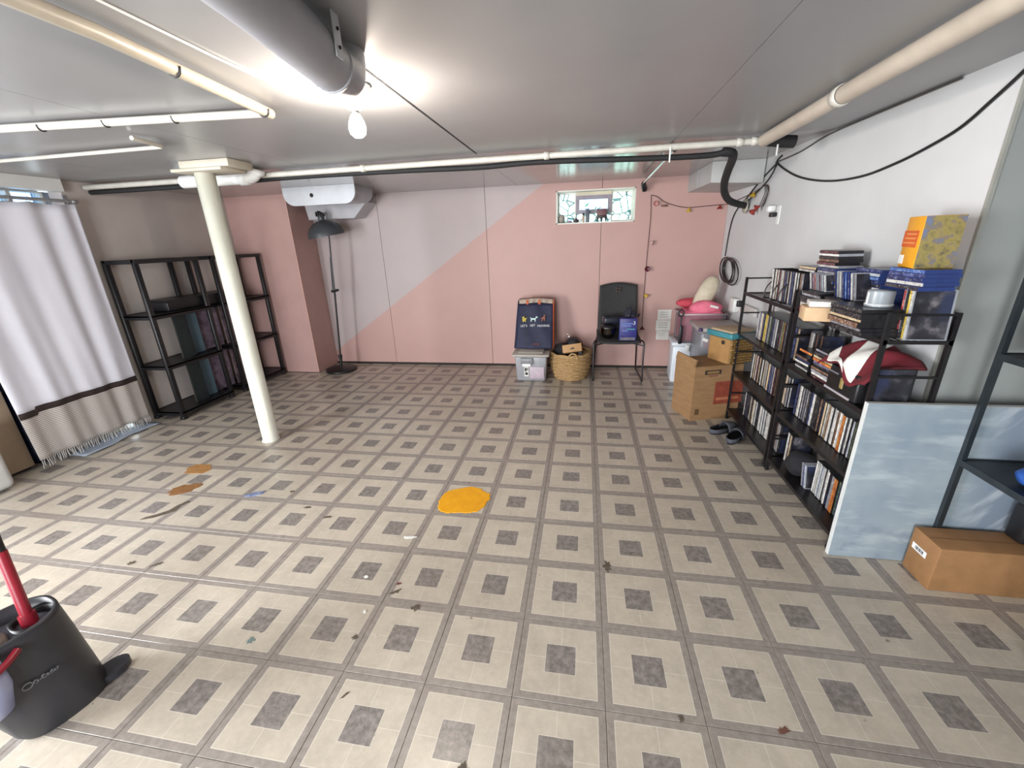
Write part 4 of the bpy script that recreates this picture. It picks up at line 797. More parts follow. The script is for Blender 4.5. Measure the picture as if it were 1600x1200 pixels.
# slippers
for k, (x, y, a) in enumerate(((0.975, 2.14, 0.5), (1.02, 2.02, 0.95))):
    o = thing('slipper', (x, y, 0), ('grey felt slipper on the floor nearer the cardboard box', 'grey felt slipper on the floor nearer the rack foot')[k], 'slipper', 'pair of grey slippers')
    q = rz(a)
    def tp(p): return tuple(Vector((x, y, 0)) + q @ Vector(p))
    MB().add([tp((0.13 * math.cos(t) * 1.0, 0.045 * math.sin(t) * (1.15 if math.cos(t) > 0 else .9), z)) for z in (0.0, 0.014) for t in [2 * PI * i / 20 for i in range(20)]], [tuple(range(20))[::-1], tuple(range(20, 40))] + [(i, (i + 1) % 20, 20 + (i + 1) % 20, 20 + i) for i in range(20)]).build('sole', M_BLACK, parent=o)
    MB().grid(lambda u, v: tp((-0.0 + 0.128 * v * (1 - .0 * u), 0.05 * math.cos(u * PI) * math.sqrt(max(0.0, 1 - (v * .97) ** 2.4)), 0.012 + 0.06 * math.sin(u * PI) * math.sqrt(max(0.0, 1 - (v * .97) ** 2)))), 14, 8).build('upper', M_GREYFAB, parent=o, solid=0.004, recalc=False)
    MB().grid(lambda u, v: tp((-0.128 + 0.05 * abs(2 * u - 1) ** 2 + 0.07 * (1 if abs(u - .5) > .45 else 0), 0.043 * (2 * u - 1), 0.012 + v * 0.03)), 12, 3).build('heel_band', M_GREYFAB, parent=o, solid=0.004, recalc=False)

# ------------------------------------------------------------------ wall things at the right
def wire(name, pts, r, m, label, cat='cable', k=6):
    P = smooth_path(pts, k); return MB().tube(P, r, 6).build(name, m, label=label, category=cat, base=tuple(P[0]))
wire('black_cable', [(1.282, 2.688, 1.937), (1.281, 2.744, 1.896), (1.286, 2.406, 1.769), (1.291, 2.031, 1.696), (1.295, 1.698, 1.679), (1.298, 1.453, 1.704), (1.300, 1.28, 1.738), (1.302, 1.139, 1.778), (1.303, 1.031, 1.839), (1.303, 0.94, 1.896), (1.30, 0.86, 1.95)], 0.0062, M_BLACK, 'black cable sagging along the white wall above the media racks')
wire('grey_cable', [(1.281, 2.779, 1.905), (1.286, 2.42, 1.915), (1.29, 2.092, 1.95), (1.295, 1.682, 1.955), (1.301, 1.196, 1.956)], 0.0045, mat('grey_cable2', '4b4846', None, 0.6), 'grey cable clipped along top edge of the white wall')
coil = thing('cable_coil', (1.27, 3.53, 1.07), 'black cable coil hanging on the white wall above tote', 'cable')
MB().tube(smooth_path([(1.281, 2.764, 1.894), (1.278, 2.998, 1.819), (1.275, 3.226, 1.722), (1.271, 3.501, 1.60), (1.27, 3.596, 1.444), (1.27, 3.629, 1.207)], 6), 0.006, 6).tube(smooth_path([(1.281, 2.75, 1.89), (1.275, 2.85, 1.80), (1.272, 3.10, 1.71), (1.272, 3.30, 1.655)], 6), 0.005, 6).build('hanging_lead', M_BLACK, parent=coil)
for k in range(5):
    ry, rz_ = 0.20 + 0.02 * math.sin(k * 2.2), 0.105 + 0.008 * math.cos(k * 1.7); cy = 3.52 - 0.045 * k
    MB().tube([(1.262 - 0.003 * k, cy + ry * math.cos(a) * (0.72 if k % 2 else 1), 1.083 + 0.012 * math.sin(k * 3) + rz_ * math.sin(a) + 0.02 * math.cos(a)) for a in [2 * PI * i / 28 for i in range(28)]], 0.0058, 6, closed=True).build('coil_turn', M_BLACK, parent=coil)
st = thing('string_lights', (0.54, 3.745, 1.8), 'string of little coloured cup lights pinned to the pink wall', 'string lights')
ys = YB - 0.012
MB().tube(smooth_path([(0.541, ys, 0.479), (0.539, ys, 0.65), (0.538, ys, 0.813), (0.539, ys, 1.093), (0.545, ys, 1.35), (0.55, ys, 1.6), (0.540, ys, 1.803)], 5), 0.0032, 5).tube(smooth_path([(0.540, ys, 1.803), (0.60, ys, 1.785), (0.673, ys, 1.735), (0.80, ys, 1.69), (0.909, ys, 1.672), (1.05, ys, 1.678), (1.20, ys, 1.685), (1.255, 3.735, 1.685), (1.262, 3.5, 1.70), (1.27, 3.297, 1.718), (1.274, 3.109, 1.735), (1.276, 2.88, 1.765), (1.276, 2.82, 1.72), (1.27, 2.86, 1.62)], 5), 0.0032, 5).build('wire', mat('dark_brown_wire', '4a2a24', None, 0.6), parent=st)
def cup(c, m, d=(0, 0, -1)):
    MB().lathe([(0.004, 0.0), (0.009, 0.012), (0.026, 0.036), (0.028, 0.040), (0.022, 0.038), (0.0, 0.02)], 12, c=c, axis=d).build('cup_shade', m, parent=st)
cup((0.909, ys - 0.012, 1.672), M_YCUP); cup((1.195, ys - 0.012, 1.685), M_RCUP); cup((0.538, ys - .01, 0.83), M_YCUP, (0.8, -.2, -.6)); cup((0.542, ys - .01, 1.09), M_PLUM, (0.1, -1, 0.1)); cup((0.555, ys - .01, 1.36), mat('pale_pink_plastic', 'c9a39b', None, 0.4), (0.9, -.4, -.3)); cup((0.572, ys - .01, 1.73), mat('rose_plastic', 'b77e76', None, 0.4), (0.3, -.9, -.2)); cup((0.541, ys - .01, 0.485), M_PLUM, (0, -.3, -1))
MB().rbox((0.645, ys - 0.012, 1.69), (0.705, ys + .004, 1.71), 0.004).build('clip_label', mat('brown_clip', '6e4a42', None, 0.6), parent=st)
cup((1.266, 3.08, 1.738), M_YCUP, (-.3, 0, -1))
for k in range(3):
    MB().tube(smooth_path([(1.275 - .004 * k, 2.86 + .01 * k, 1.765), (1.268 - .004 * k, 2.80 + .02 * k, 1.70), (1.264 - .004 * k, 2.84 + .03 * k, 1.61)], 5), 0.0028, 5).build('loose_loop', M_BLACK, parent=st)
cup((1.25, 2.95, 1.60), M_RCUP, (-.4, .5, -.6)); cup((1.25, 2.86, 1.615), M_RCUP, (-.7, .2, -.3))
ol = thing('wall_outlet', (1.29, 2.62, 1.52), 'white outlet plate with plugs on the white wall', 'outlet')
MB().rbox((1.281, 2.565, 1.472), (1.2895, 2.635, 1.60), 0.003).build('plate', M_WHITE, parent=ol)
MB().rbox((1.235, 2.65, 1.562), (1.2885, 2.715, 1.605), 0.008).build('white_plug', M_WHITE, parent=ol)
MB().rbox((1.24, 2.60, 1.525), (1.281, 2.65, 1.555), 0.006).build('dark_plug', M_BLACK, parent=ol)
ps = thing('power_strip', (1.285, 2.85, 0.80), 'white surface power strip on the wall behind the corner rack', 'power strip')
MB().rbox((1.256, 2.66, 0.77), (1.2835, 3.02, 0.84), 0.006).build('strip_body', mat('strip_white', 'b8b4b0', None, 0.4), parent=ps)
MB().rbox((1.252, 3.0, 0.765), (1.2835, 3.03, 0.845), 0.005).build('end_ring', M_WHITE, parent=ps)
MB().rbox((1.235, 3.09, 0.74), (1.281, 3.22, 0.86), 0.008).build('white_socket', M_WHITE, parent=ps)

# ------------------------------------------------------------------ media racks
XF, XB = 1.062, 1.258
LV = [0.085, 0.40, 0.705, 1.01]
def rack(y0, y1, XB, label):
    o = thing('media_rack', (1.16, (y0 + y1) / 2, 0), label, 'rack', 'narrow black media racks')
    for x in (XF + 0.006, XB - 0.006):
        for y in (y0 + 0.008, y1 - 0.008):
            MB().box((x - 0.008, y - 0.008, 0.0), (x + 0.008, y + 0.008, 1.118)).rbox((x - 0.011, y - 0.011, 0.0), (x + 0.011, y + 0.011, 0.02), 0.003).build('post', M_BLACKM, parent=o)
    for z in LV:
        m = MB().box((XF, y0, z - 0.018), (XF + 0.008, y1, z + 0.003)).box((XB - 0.008, y0, z - 0.018), (XB, y1, z + 0.003)).box((XF, y0, z - 0.014), (XB, y0 + 0.008, z)).box((XF, y1 - 0.008, z - 0.014), (XB, y1, z))
        if z < 1: m.box((XF + 0.008, y0, z - 0.006), (XB, y1, z - 0.0005))
        m.build('shelf_tray', M_BLACKM, parent=o)
        if z > 1:
            w = MB()
            for k in range(9):
                x = XF + 0.018 + k * (XB - XF - 0.03) / 8; w.box((x - 0.002, y0 + 0.004, z - 0.005), (x + 0.002, y1 - 0.004, z - 0.0005))
            for y in (y0 + (y1 - y0) * 0.33, y0 + (y1 - y0) * 0.66): w.box((XF, y - 0.003, z - 0.010), (XB, y + 0.003, z - 0.005))
            w.build('wire_deck', M_BLACKM, parent=o)
    for z in (0.22, 0.56, 0.86, 1.11):
        for y in (y0 + 0.008, y1 - 0.008):
            MB().box((XF, y - 0.005, z - 0.005), (XB, y + 0.005, z + 0.005)).build('side_rail', M_BLACKM, parent=o)
    return o
FR = rack(1.625, 2.40, 1.262, 'narrow black metal media rack next to the cardboard box')
NR = rack(0.865, 1.60, 1.298, 'narrow black metal media rack behind the big canvas')
MB().rbox((XF - 0.03, 2.40, 0.90), (XF + 0.012, 2.43, 0.945), 0.004).build('post_clamp', M_BLACK, parent=FR)
for y in (2.07, 1.95, 1.86):
    MB().tube(smooth_path([(1.23, y, 1.012), (1.10, y, 1.014), (1.075, y, 1.03), (1.085, y, 1.09), (1.13, y, 1.14)], 4), 0.004, 6).build('wire_bookend', M_BLACKM, parent=FR)

# disc cases: every case is a thing of its own
SP = {'white': ('c9c6c0', 'a8a5a2'), 'black': ('232125', '3f3a3d'), 'navy': ('262f55', '4a5480'), 'blue': ('3a5a94', '6b84b0'), 'grey': ('77757a', '9a979b'), 'brown': ('5a4032', '7a5c48'),
      'red': ('8a2a2c', 'b36a60'), 'maroon': ('47222a', '6d4048'), 'orange': ('c07a3a', 'a85a30'), 'yellow': ('c0a43c', 'd8c87a'), 'green': ('4b5a42', '6e7a5a'), 'purple': ('56506e', '7d789a'), 'tan': ('b39c7c', 'c8b698'), 'silver': ('a5a8ae', '888c93')}
def spine_mat(nm, c1, c2):
    t = NT('spine_' + nm); v = t.obj(); ri = t.n('ShaderNodeObjectInfo').outputs['Random']
    mp = t.n('ShaderNodeMapping'); mp.inputs['Scale'].default_value = (30, 30, 30); t.L(v, mp.inputs['Vector'])
    cb_ = t.n('ShaderNodeCombineXYZ'); 
    for i in range(3): t.L(t.math('MULTIPLY', ri, 91.0 + 37 * i), cb_.inputs[i])
    ad = t.n('ShaderNodeVectorMath'); ad.operation = 'ADD'; t.L(mp.outputs[0], ad.inputs[0]); t.L(cb_.outputs[0], ad.inputs[1])
    n = t.noise(ad.outputs[0], 1.3, 3, 0.6)
    c = t.mix(t.ramp(n, [(0.50, 0.0), (0.58, 1.0)], 'EASE'), hexc(c1), hexc(c2))
    n2 = t.noise(ad.outputs[0], 4.0, 2)
    c = t.mix(t.math('MULTIPLY', t.ramp(n2, [(0.6, 0.0), (0.68, 1.0)]), 0.55), c, hexc('c8c4ba') if nm in ('black', 'navy', 'blue', 'brown', 'maroon', 'green', 'purple', 'red') else hexc('3a3436'))
    hs = t.n('ShaderNodeHueSaturation'); t.L(c, hs.inputs['Color']); t.L(t.math('ADD', t.math('MULTIPLY', ri, 0.5), 0.7), hs.inputs['Value'])
    return t.fin(hs.outputs[0], 0.35)
SPM = {k: spine_mat(k, *v) for k, v in SP.items()}
def cover_mat():
    t = NT('printed_cover'); v = t.obj(); ri = t.n('ShaderNodeObjectInfo').outputs['Random']
    cb_ = t.n('ShaderNodeCombineXYZ'); t.L(t.math('MULTIPLY', ri, 57.0), cb_.inputs[0]); t.L(t.math('MULTIPLY', ri, 23.0), cb_.inputs[2])
    ad = t.n('ShaderNodeVectorMath'); ad.operation = 'ADD'; t.L(v, ad.inputs[0]); t.L(cb_.outputs[0], ad.inputs[1])
    n = t.noise(ad.outputs[0], 13, 4, 0.55); n2 = t.noise(ad.outputs[0], 6, 2)
    c = t.ramp(n, [(0.36, hexc('19181d')), (0.52, hexc('2b2a31')), (0.60, hexc('4d4a50')), (0.70, hexc('7d7878'))])
    c = t.mix(t.ramp(n2, [(0.5, 0.0), (0.6, 1.0)]), c, hexc('2a3048'))
    return t.fin(c, 0.3)
M_COVER = cover_mat()
CASE_ME = {}
def case_mesh(t_, h_, d_):
    """upright case: thickness along y, height z, depth x; spine faces -x; slot 0 shell, slot 1 printed wrap"""
    key = (round(t_, 4), h_, d_)
    if key in CASE_ME: return CASE_ME[key]
    m = MB(); b = 0.0015
    m.box((0, -t_ / 2, 0), (d_, t_ / 2, h_), 0)
    m.box((-0.0012, -t_ / 2 + b, 0.003), (0.0, t_ / 2 - b, h_ - 0.003), 1)
    for s in (-1, 1):
        y = s * t_ / 2
        m.box((0.004, min(y, y + s * 0.0004), 0.004), (d_ - 0.008, max(y, y + s * 0.0004), h_ - 0.004), 2)
    me = bpy.data.meshes.new('disc_case'); me.from_pydata(m.v, [], m.f); me.materials.append(M_BLACK); me.materials.append(SPM['white']); me.materials.append(M_COVER); me.polygons.foreach_set('material_index', m.m)
    bm = bmesh.new(); bm.from_mesh(me); bmesh.ops.recalc_face_normals(bm, faces=bm.faces); bm.to_mesh(me); bm.free()
    CASE_ME[key] = me; return me
SHELL = {'black': mat('case_black', '1b1a1d', None, 0.3), 'blue': mat('case_blue', '26386f', '1f2f60', 0.25), 'clear': mat('case_clear', '8e9096', '7d8086', 0.25)}
ORD = ['first', 'second', 'third', 'fourth', 'fifth', 'sixth', 'seventh', 'eighth', 'ninth', 'tenth', 'eleventh', 'twelfth', 'thirteenth', 'fourteenth', 'fifteenth', 'sixteenth', 'seventeenth', 'eighteenth', 'nineteenth', 'twentieth',
       'twenty-first', 'twenty-second', 'twenty-third', 'twenty-fourth', 'twenty-fifth', 'twenty-sixth', 'twenty-seventh', 'twenty-eighth', 'twenty-ninth', 'thirtieth', 'thirty-first', 'thirty-second', 'thirty-third', 'thirty-fourth', 'thirty-fifth', 'thirty-sixth', 'thirty-seventh', 'thirty-eighth', 'thirty-ninth', 'fortieth']
def case(loc, rot, color, t_, h_=0.19, d_=0.11, shell='black', label='', group=''):
    o = bpy.data.objects.new('disc_case', case_mesh(t_, h_, d_)); COL.objects.link(o)
    o.matrix_world = Matrix.Translation(loc) @ rot.to_4x4() if rot is not None else Matrix.Translation(loc)
    o.material_slots[0].link = 'OBJECT'; o.material_slots[0].material = SHELL[shell]
    o.material_slots[1].link = 'OBJECT'; o.material_slots[1].material = SPM[color]
    return setp(o, label, 'disc case', group)
LVN = ['bottom', 'third', 'second', 'top']
def row(y_start, y_end, lvl, rackname, pal, rnd, xs=1.145, h_=(0.19,), tilt=0.0, start_idx=0, shell='black', where='', big=None):
    y = y_start; k = start_idx; z = LV[lvl]
    while y > y_end + 0.02:
        t_ = rnd.choice((0.0145, 0.0145, 0.0145, 0.0145, 0.022)) ; c = rnd.choice(pal); hh = rnd.choice(h_)
        y -= t_ + rnd.uniform(0.0, 0.0008); tl_ = tilt + rnd.uniform(-0.012, 0.012) * (1 if tilt else 0)
        case((xs + rnd.uniform(-0.006, 0.006), y + t_ / 2, z + 0.0008), Matrix.Rotation(tl_, 3, 'X') if tl_ else None, c, t_, hh, 0.11, shell,
             f'{c}-spined case, {ORD[k]} from the far end of {where or LVN[lvl] + " shelf"}, {rackname}', f'disc cases on the {where or LVN[lvl] + " shelf"} of the {rackname}')
        k += 1
    return k
rn = random.Random(5)
A, B = 'corner rack', 'canvas rack'
PAL = ['white', 'black', 'navy', 'grey', 'brown', 'black', 'tan', 'maroon', 'silver', 'purple', 'black', 'white', 'red', 'blue']
PALW = ['white', 'white', 'white', 'grey', 'silver', 'black', 'brown', 'tan']
# corner (far) rack
row(2.075, 1.64, 3, A, ['white', 'black', 'brown', 'white', 'red', 'navy', 'silver', 'grey'], rn, tilt=-0.10, xs=1.11)
row(2.235, 1.64, 2, A, ['white', 'black', 'green', 'brown', 'tan', 'yellow', 'white', 'navy', 'grey', 'maroon'], rn, xs=1.13)
row(2.26, 1.64, 1, A, ['brown', 'white', 'black', 'white', 'maroon', 'tan', 'navy', 'grey', 'black'], rn)
k = row(2.275, 2.19, 0, A, ['white', 'navy', 'blue', 'black'], rn)
row(2.18, 1.64, 0, A, ['white', 'white', 'black', 'brown', 'tan', 'silver', 'black', 'white'], rn, start_idx=k)
# canvas (near) rack
k = row(1.575, 1.43, 2, B, ['black', 'white', 'brown', 'grey', 'maroon'], rn, xs=1.15)
k = row(1.57, 1.30, 1, B, ['black', 'white', 'purple', 'black', 'grey', 'navy', 'brown', 'black'], rn)
k = row(1.295, 1.05, 1, B, ['white', 'white', 'orange', 'orange', 'maroon', 'white', 'tan', 'brown'], rn, start_idx=k)
row(1.045, 0.885, 1, B, ['purple', 'yellow', 'silver', 'grey', 'black', 'green'], rn, start_idx=k)
k = row(1.575, 1.50, 0, B, ['black', 'white', 'tan', 'maroon'], rn)
k = row(1.235, 1.09, 0, B, PALW[:5], rn, start_idx=k)
row(1.085, 0.885, 0, B, ['black', 'green', 'grey', 'brown', 'orange', 'red', 'navy', 'white'], rn, start_idx=k)
# flat stacks: thickness goes up, spine faces -x
FLAT = Matrix(((1, 0, 0), (0, 0, 1), (0, -1, 0)))      # y->-z? (case lies on its side, height runs along y)
FLAT = Matrix.Rotation(PI / 2, 3, 'X')
def stack(x, y, z, cols, where, h_=0.19, ts=None, shell='black', yaw=0.0, rnd=rn, jit=0.006, d_=0.13):
    for i, c in enumerate(cols):
        t_ = ts[i] if ts else 0.0145
        M_ = rz(yaw + rnd.uniform(-0.04, 0.04)) @ FLAT
        case((x + rnd.uniform(-jit, jit), y + h_ / 2 + rnd.uniform(-jit, jit), z + t_ / 2 + 0.0006), M_, c, t_, h_, d_, shell if isinstance(shell, str) else shell[i],
             f'{c} disc case, {ORD[i]} up in the flat {where}', f'flat {where}')
        z += t_ + 0.0008
    return z
# top of the canvas rack, front row
z = stack(1.075, 1.49, 1.0105, ['red', 'white'], 'stack behind the tan carton', ts=[0.028, 0.022])
z = stack(1.07, 1.49, z, ['black', 'black', 'grey', 'black'], 'dark stack above the red-white cases', ts=[0.016, 0.016, 0.014, 0.012])
tc = thing('tan_carton', (1.03, 1.20, 1.0), 'small tan carton with white lid sticking out of the canvas rack', 'box')
MB().rbox((0.965, 1.245, 1.0125), (1.10, 1.365, 1.078), 0.003, rot=rz(-0.25)).build('carton_body', M_TAN, parent=tc)
MB().rbox((0.985, 1.25, 1.079), (1.11, 1.36, 1.105), 0.004, rot=rz(-0.32)).build('carton_lid', M_PAPER, parent=tc)
z2 = stack(1.0, 1.02, 1.0105, ['black', 'grey'], 'stack under the silver spindle', ts=[0.022, 0.012], h_=0.22, d_=0.19)
z2 = stack(0.995, 1.03, z2, ['brown', 'tan'], 'printed pair under the silver spindle', ts=[0.022, 0.014], h_=0.22, d_=0.19)
z2 = stack(0.99, 1.02, z2, ['black', 'black'], 'black top pair under the silver spindle', ts=[0.022, 0.016], h_=0.22, d_=0.19)
z3 = stack(1.08, 1.30, 1.0105, ['black', 'navy', 'black', 'black', 'grey', 'black'], 'pile beside the tan carton', ts=[0.02, 0.016, 0.016, 0.016, 0.016, 0.016], h_=0.17)
# leaning discs on that pile
cols_ = ['black', 'silver', 'white', 'navy', 'blue', 'navy', 'white', 'grey']
for i, c in enumerate(cols_):
    case((1.105, 1.335 - i * 0.0225, z3 + 0.004), Matrix.Rotation(-0.35, 3, 'X'), c, 0.011, 0.125, 0.12, 'clear' if c in ('silver', 'white', 'grey') else 'blue', f'{c} slim case, {ORD[i]} in the leaning row left of the silver spindle', 'leaning slim cases on the canvas rack')
for i, c in enumerate(['white', 'maroon', 'red', 'grey', 'maroon', 'silver', 'white']):
    case((1.11, 1.58 - i * 0.024, z + 0.003), Matrix.Rotation(-0.4, 3, 'X'), c, 0.011, 0.09, 0.12, 'clear', f'{c} jewel case, {ORD[i]} in the leaning row on the dark stack', 'leaning jewel cases above the dark stack')
sp_ = thing('disc_spindle', (1.085, 1.02, z2), 'silver cylindrical spindle of blank discs on the black cases', 'spindle')
MB().lathe([(0, 0.0), (0.047, 0.0), (0.048, 0.006), (0.045, 0.009), (0.045, 0.060), (0.042, 0.065), (0.02, 0.067), (0.0, 0.067)], 36, c=(1.095, 1.0, z2 + 0.001)).build('spindle_tub', mat('frosted_silver', 'a9b0b5', '989fa5', 0.25, 6, metal=0.3), parent=sp_)
MB().lathe([(0.0455, 0.008), (0.049, 0.010), (0.0455, 0.012)], 36, c=(1.095, 1.0, z2 + 0.001)).build('base_ring', M_WHITE, parent=sp_)
MB().box((1.0485, 0.996, z2 + 0.012), (1.0505, 1.004, z2 + 0.058)).build('label_strip', M_WPRINT, parent=sp_)
# leaning covers at the near end (covers face the camera)
for i, (c, dy) in enumerate((('white', 0.0), ('yellow', 0.012), ('black', 0.026), ('red', 0.042))):
    case((1.135, 0.875 + dy, 1.0105 + 0.001), Matrix.Rotation(-0.08, 3, 'X') @ rz(-0.06), c, 0.0125, 0.19, 0.135, 'clear' if c != 'black' else 'black', f'{c}-spined case, {ORD[i]} in the leaning group, near end', 'leaning cases at the near end of the canvas rack')
# back row on the top decks, against the wall
zb = stack(1.135, 1.72, 1.205, ['white', 'tan'], 'pair lying on the corner rack upright row', ts=[0.014, 0.014], h_=0.19, d_=0.11)
for zz, yy, cols, nm, shl in ((1.0105, 1.44, None, '', ''),):
    pass
def block_stack(x, y, z0, z1, cols, nm, h_=0.17, shell='blue', t_=0.0145, d_=0.12):
    n_ = max(1, int((z1 - z0) / (t_ + 0.0008))); return stack(x, y, z0, [cols[i % len(cols)] for i in range(n_)], nm, h_=h_, ts=[t_] * n_, shell=shell, jit=0.004, d_=d_)
zt = block_stack(1.145, 1.53, 1.0105, 1.245, ['blue', 'grey', 'navy'], 'blue pile at the wall side, left', shell='blue', h_=0.18)
zt = stack(1.145, 1.54, zt, ['white', 'maroon', 'brown', 'black', 'white', 'maroon'], 'top pile, highest on the rack', h_=0.18, ts=[0.012, 0.014, 0.014, 0.014, 0.012, 0.014], shell=['clear', 'black', 'black', 'black', 'clear', 'black'], d_=0.11)
zt = block_stack(1.165, 1.235, 1.0105, 1.27, ['navy', 'blue', 'silver', 'navy', 'white', 'black'], 'middle wall pile of blue cases', shell='blue', h_=0.19)
zt = block_stack(1.115, 0.93, max(z2 + 0.07, 1.2025), 1.292, ['black', 'white', 'navy', 'navy', 'blue'], 'blue pile under the yellow box', shell='blue', h_=0.19, d_=0.115)
yb = thing('yellow_box', (1.2, 0.93, zt), 'yellow-orange printed box standing on top of the blue disc cases', 'box')
yr = rz(-0.55); ypv = (1.115, 0.90, zt)
MB().rbox((1.115, 0.90, zt + 0.001), (1.228, 1.05, zt + 0.185), 0.002, rot=rz(-0.26), piv=ypv).build('box_body', mat('yellow_carton', 'dc9a1e', 'd18f16', 0.45, 8), parent=yb)
def yface(nm, a, b, m): MB().box(a, b, rot=rz(-0.26), piv=ypv).build(nm, m, parent=yb)
yface('orange_panel', (1.1137, 0.925, zt + 0.075), (1.1155, 1.055, zt + 0.135), mat('orange_print', 'c95a1c', 'b94e16', 0.5))
for k in range(3): yface('text_line', (1.1128, 0.94, zt + 0.088 + k * 0.016), (1.1142, 1.045 - k * 0.01, zt + 0.094 + k * 0.016), mat('pale_orange_print', 'd98a4a', None, 0.5))
yface('barcode', (1.1137, 1.01, zt + 0.012), (1.1155, 1.05, zt + 0.045), M_WPRINT)
def artmat():
    t = NT('olive_art_print'); v = t.obj(); n = t.noise(v, 19, 5, 0.65); n2 = t.noise(v, 9, 2)
    c = t.ramp(n, [(0.34, hexc('3f3a36')), (0.42, hexc('6b6034')), (0.50, hexc('7f7038')), (0.57, hexc('655a4e')), (0.66, hexc('566079'))])
    return t.fin(c, 0.5)
yface('printed_front', (1.116, 0.8987, zt + 0.002), (1.227, 0.9002, zt + 0.184), artmat())
# second shelf of the canvas rack: stacks, red cloth, black box
stack(1.085, 1.475, LV[2] + 0.001, ['white', 'black', 'white', 'navy', 'brown'], 'pile beside the corner rack post, second shelf', ts=[0.014, 0.014, 0.014, 0.014, 0.014], h_=0.14)
z = stack(1.08, 1.255, LV[2] + 0.001, ['maroon', 'white', 'grey', 'brown', 'black'], 'middle pile of the second shelf', ts=[0.016, 0.014, 0.014, 0.014, 0.014], h_=0.19)
z = stack(1.07, 1.245, z, ['purple', 'orange', 'tan', 'black', 'grey'], 'upper middle pile of the second shelf', ts=[0.016, 0.016, 0.014, 0.016, 0.012], h_=0.18)
stack(1.075, 1.42, z - 0.05, ['orange'], 'single case above the second shelf row', ts=[0.014], h_=0.13)
pj = thing('black_unit', (1.14, 1.06, LV[2]), 'black box with gold emblem on the second shelf under the red cloth', 'box')
MB().rbox((1.068, 0.955, LV[2] + 0.001), (1.245, 1.185, LV[2] + 0.125), 0.008).build('unit_body', M_BLACK, parent=pj)
MB().box((1.063, 0.99, LV[2] + 0.004), (1.07, 1.185, LV[2] + 0.014)).build('pale_strip', mat('pale_strip', 'a29aa0', None, 0.4), parent=pj)
MB().rbox((1.064, 1.05, LV[2] + 0.035), (1.07, 1.075, LV[2] + 0.085), 0.003).build('gold_emblem', mat('gold_print', '8d7a4a', None, 0.4), parent=pj)
MB().box((1.063, 1.10, LV[2] + 0.09), (1.07, 1.185, LV[2] + 0.098)).build('grey_strip', mat('grey_strip', '66646a', None, 0.4), parent=pj)
rc = thing('red_cloth', (1.13, 1.03, LV[2] + 0.127), 'dark red cloth with white panels draped over the second shelf things', 'cloth')
def rcl(u, v):
    x = 1.045 + 0.21 * v; y = 0.885 + 0.36 * u
    z_ = LV[2] + 0.155 + 0.075 * math.sin(v * 2.4) * (0.6 + 0.5 * math.sin(u * 3)) + 0.012 * math.sin(u * 15 + v * 6) - (0.04 * (1 - v) ** 2 * (1 + 0.8 * math.sin(u * 7)))
    return (x, y, z_)
MB().grid(rcl, 30, 16).build('cloth_body', M_DKRED, parent=rc, solid=0.008, recalc=False)
for u0, u1, v0, v1 in ((0.38, 0.62, 0.03, 0.9), (0.72, 0.92, 0.0, 0.3), (0.55, 0.72, 0.0, 0.12)):
    MB().grid(lambda u, v: tuple(Vector(rcl(u0 + (u1 - u0) * u + 0.25 * (v - .5), v0 + (v1 - v0) * v)) + Vector((0, 0, 0.008))), 10, 10).build('white_panel', M_PAPER, parent=rc, solid=0.003, recalc=False)
for i, c in enumerate(('grey', 'black', 'brown')):
    case((1.085, 0.885 + i * 0.014, LV[2] + 0.001), None, c, 0.0125, 0.185, 0.135, 'black', f'{c} case, cover facing out, {ORD[i]} at the near end below the red cloth', 'cover-out cases at the near end of the second shelf')
# black bundle at the bottom of the canvas rack
blob('black_bundle', (1.165, 1.40, LV[0] + 0.075), (0.075, 0.085, 0.07), mat('black_cloth', '17161b'), 'black cloth bundle on the bottom shelf of the canvas rack', 'cloth', 14, amp=0.15)
for i in range(3):
    case((1.12, 1.285 - i * 0.016, LV[0] + 0.0012), Matrix.Rotation(-0.25, 3, 'X'), ('grey', 'navy', 'silver')[i], 0.0125, 0.13, 0.11, 'clear', f'{("grey", "navy", "silver")[i]} case, {ORD[i]} leaning beside the black bundle, bottom shelf', 'cases leaning by the black bundle')

# ------------------------------------------------------------------ canvas, shelf and carton at the right edge
def canvas_mat():
    t = NT('blue_grey_painting'); v = t.obj(); s = t.n('ShaderNodeSeparateXYZ'); t.L(v, s.inputs[0])
    def st(sc, rot, thr):
        mp = t.n('ShaderNodeMapping'); mp.vector_type = 'TEXTURE'; mp.inputs['Scale'].default_value = tuple(1 / k for k in sc); mp.inputs['Rotation'].default_value = (0, rot, 0); t.L(v, mp.inputs['Vector'])
        return t.ramp(t.noise(mp.outputs[0], 1.0, 3, 0.55), thr)
    h1 = st((4.5, 1, 20), 0.05, [(0.50, 0.0), (0.72, 1.0)]); d1 = st((3.5, 1, 15), -0.95, [(0.50, 0.0), (0.62, 1.0)]); big = t.ramp(t.noise(v, 4.0, 3), [(0.35, 0.0), (0.65, 1.0)])
    base = t.mix(big, hexc('8d979d'), hexc('7b8892'))
    left = t.mix(t.math('MULTIPLY', h1, 0.6), base, hexc('acb3b6'))
    right = t.mix(t.math('MULTIPLY', d1, 0.8), hexc('77828f'), hexc('a7adb4'))
    fac = t.ramp(s.outputs[0], [(0.42, 0.0), (0.52, 1.0)])
    c = t.mix(fac, left, right)
    lowb = t.math('MULTIPLY', t.ramp(s.outputs[2], [(0.05, 1.0), (0.24, 0.0)]), st((9, 1, 14), 0.2, [(0.52, 0.0), (0.66, 1.0)]))
    c = t.mix(t.math('MULTIPLY', lowb, 0.55), c, hexc('565e78'))
    return t.fin(c, 0.55)
cv = thing('blue_canvas', (1.05, 0.84, 0), 'large blue-grey abstract canvas leaning at the end of the media racks', 'painting')
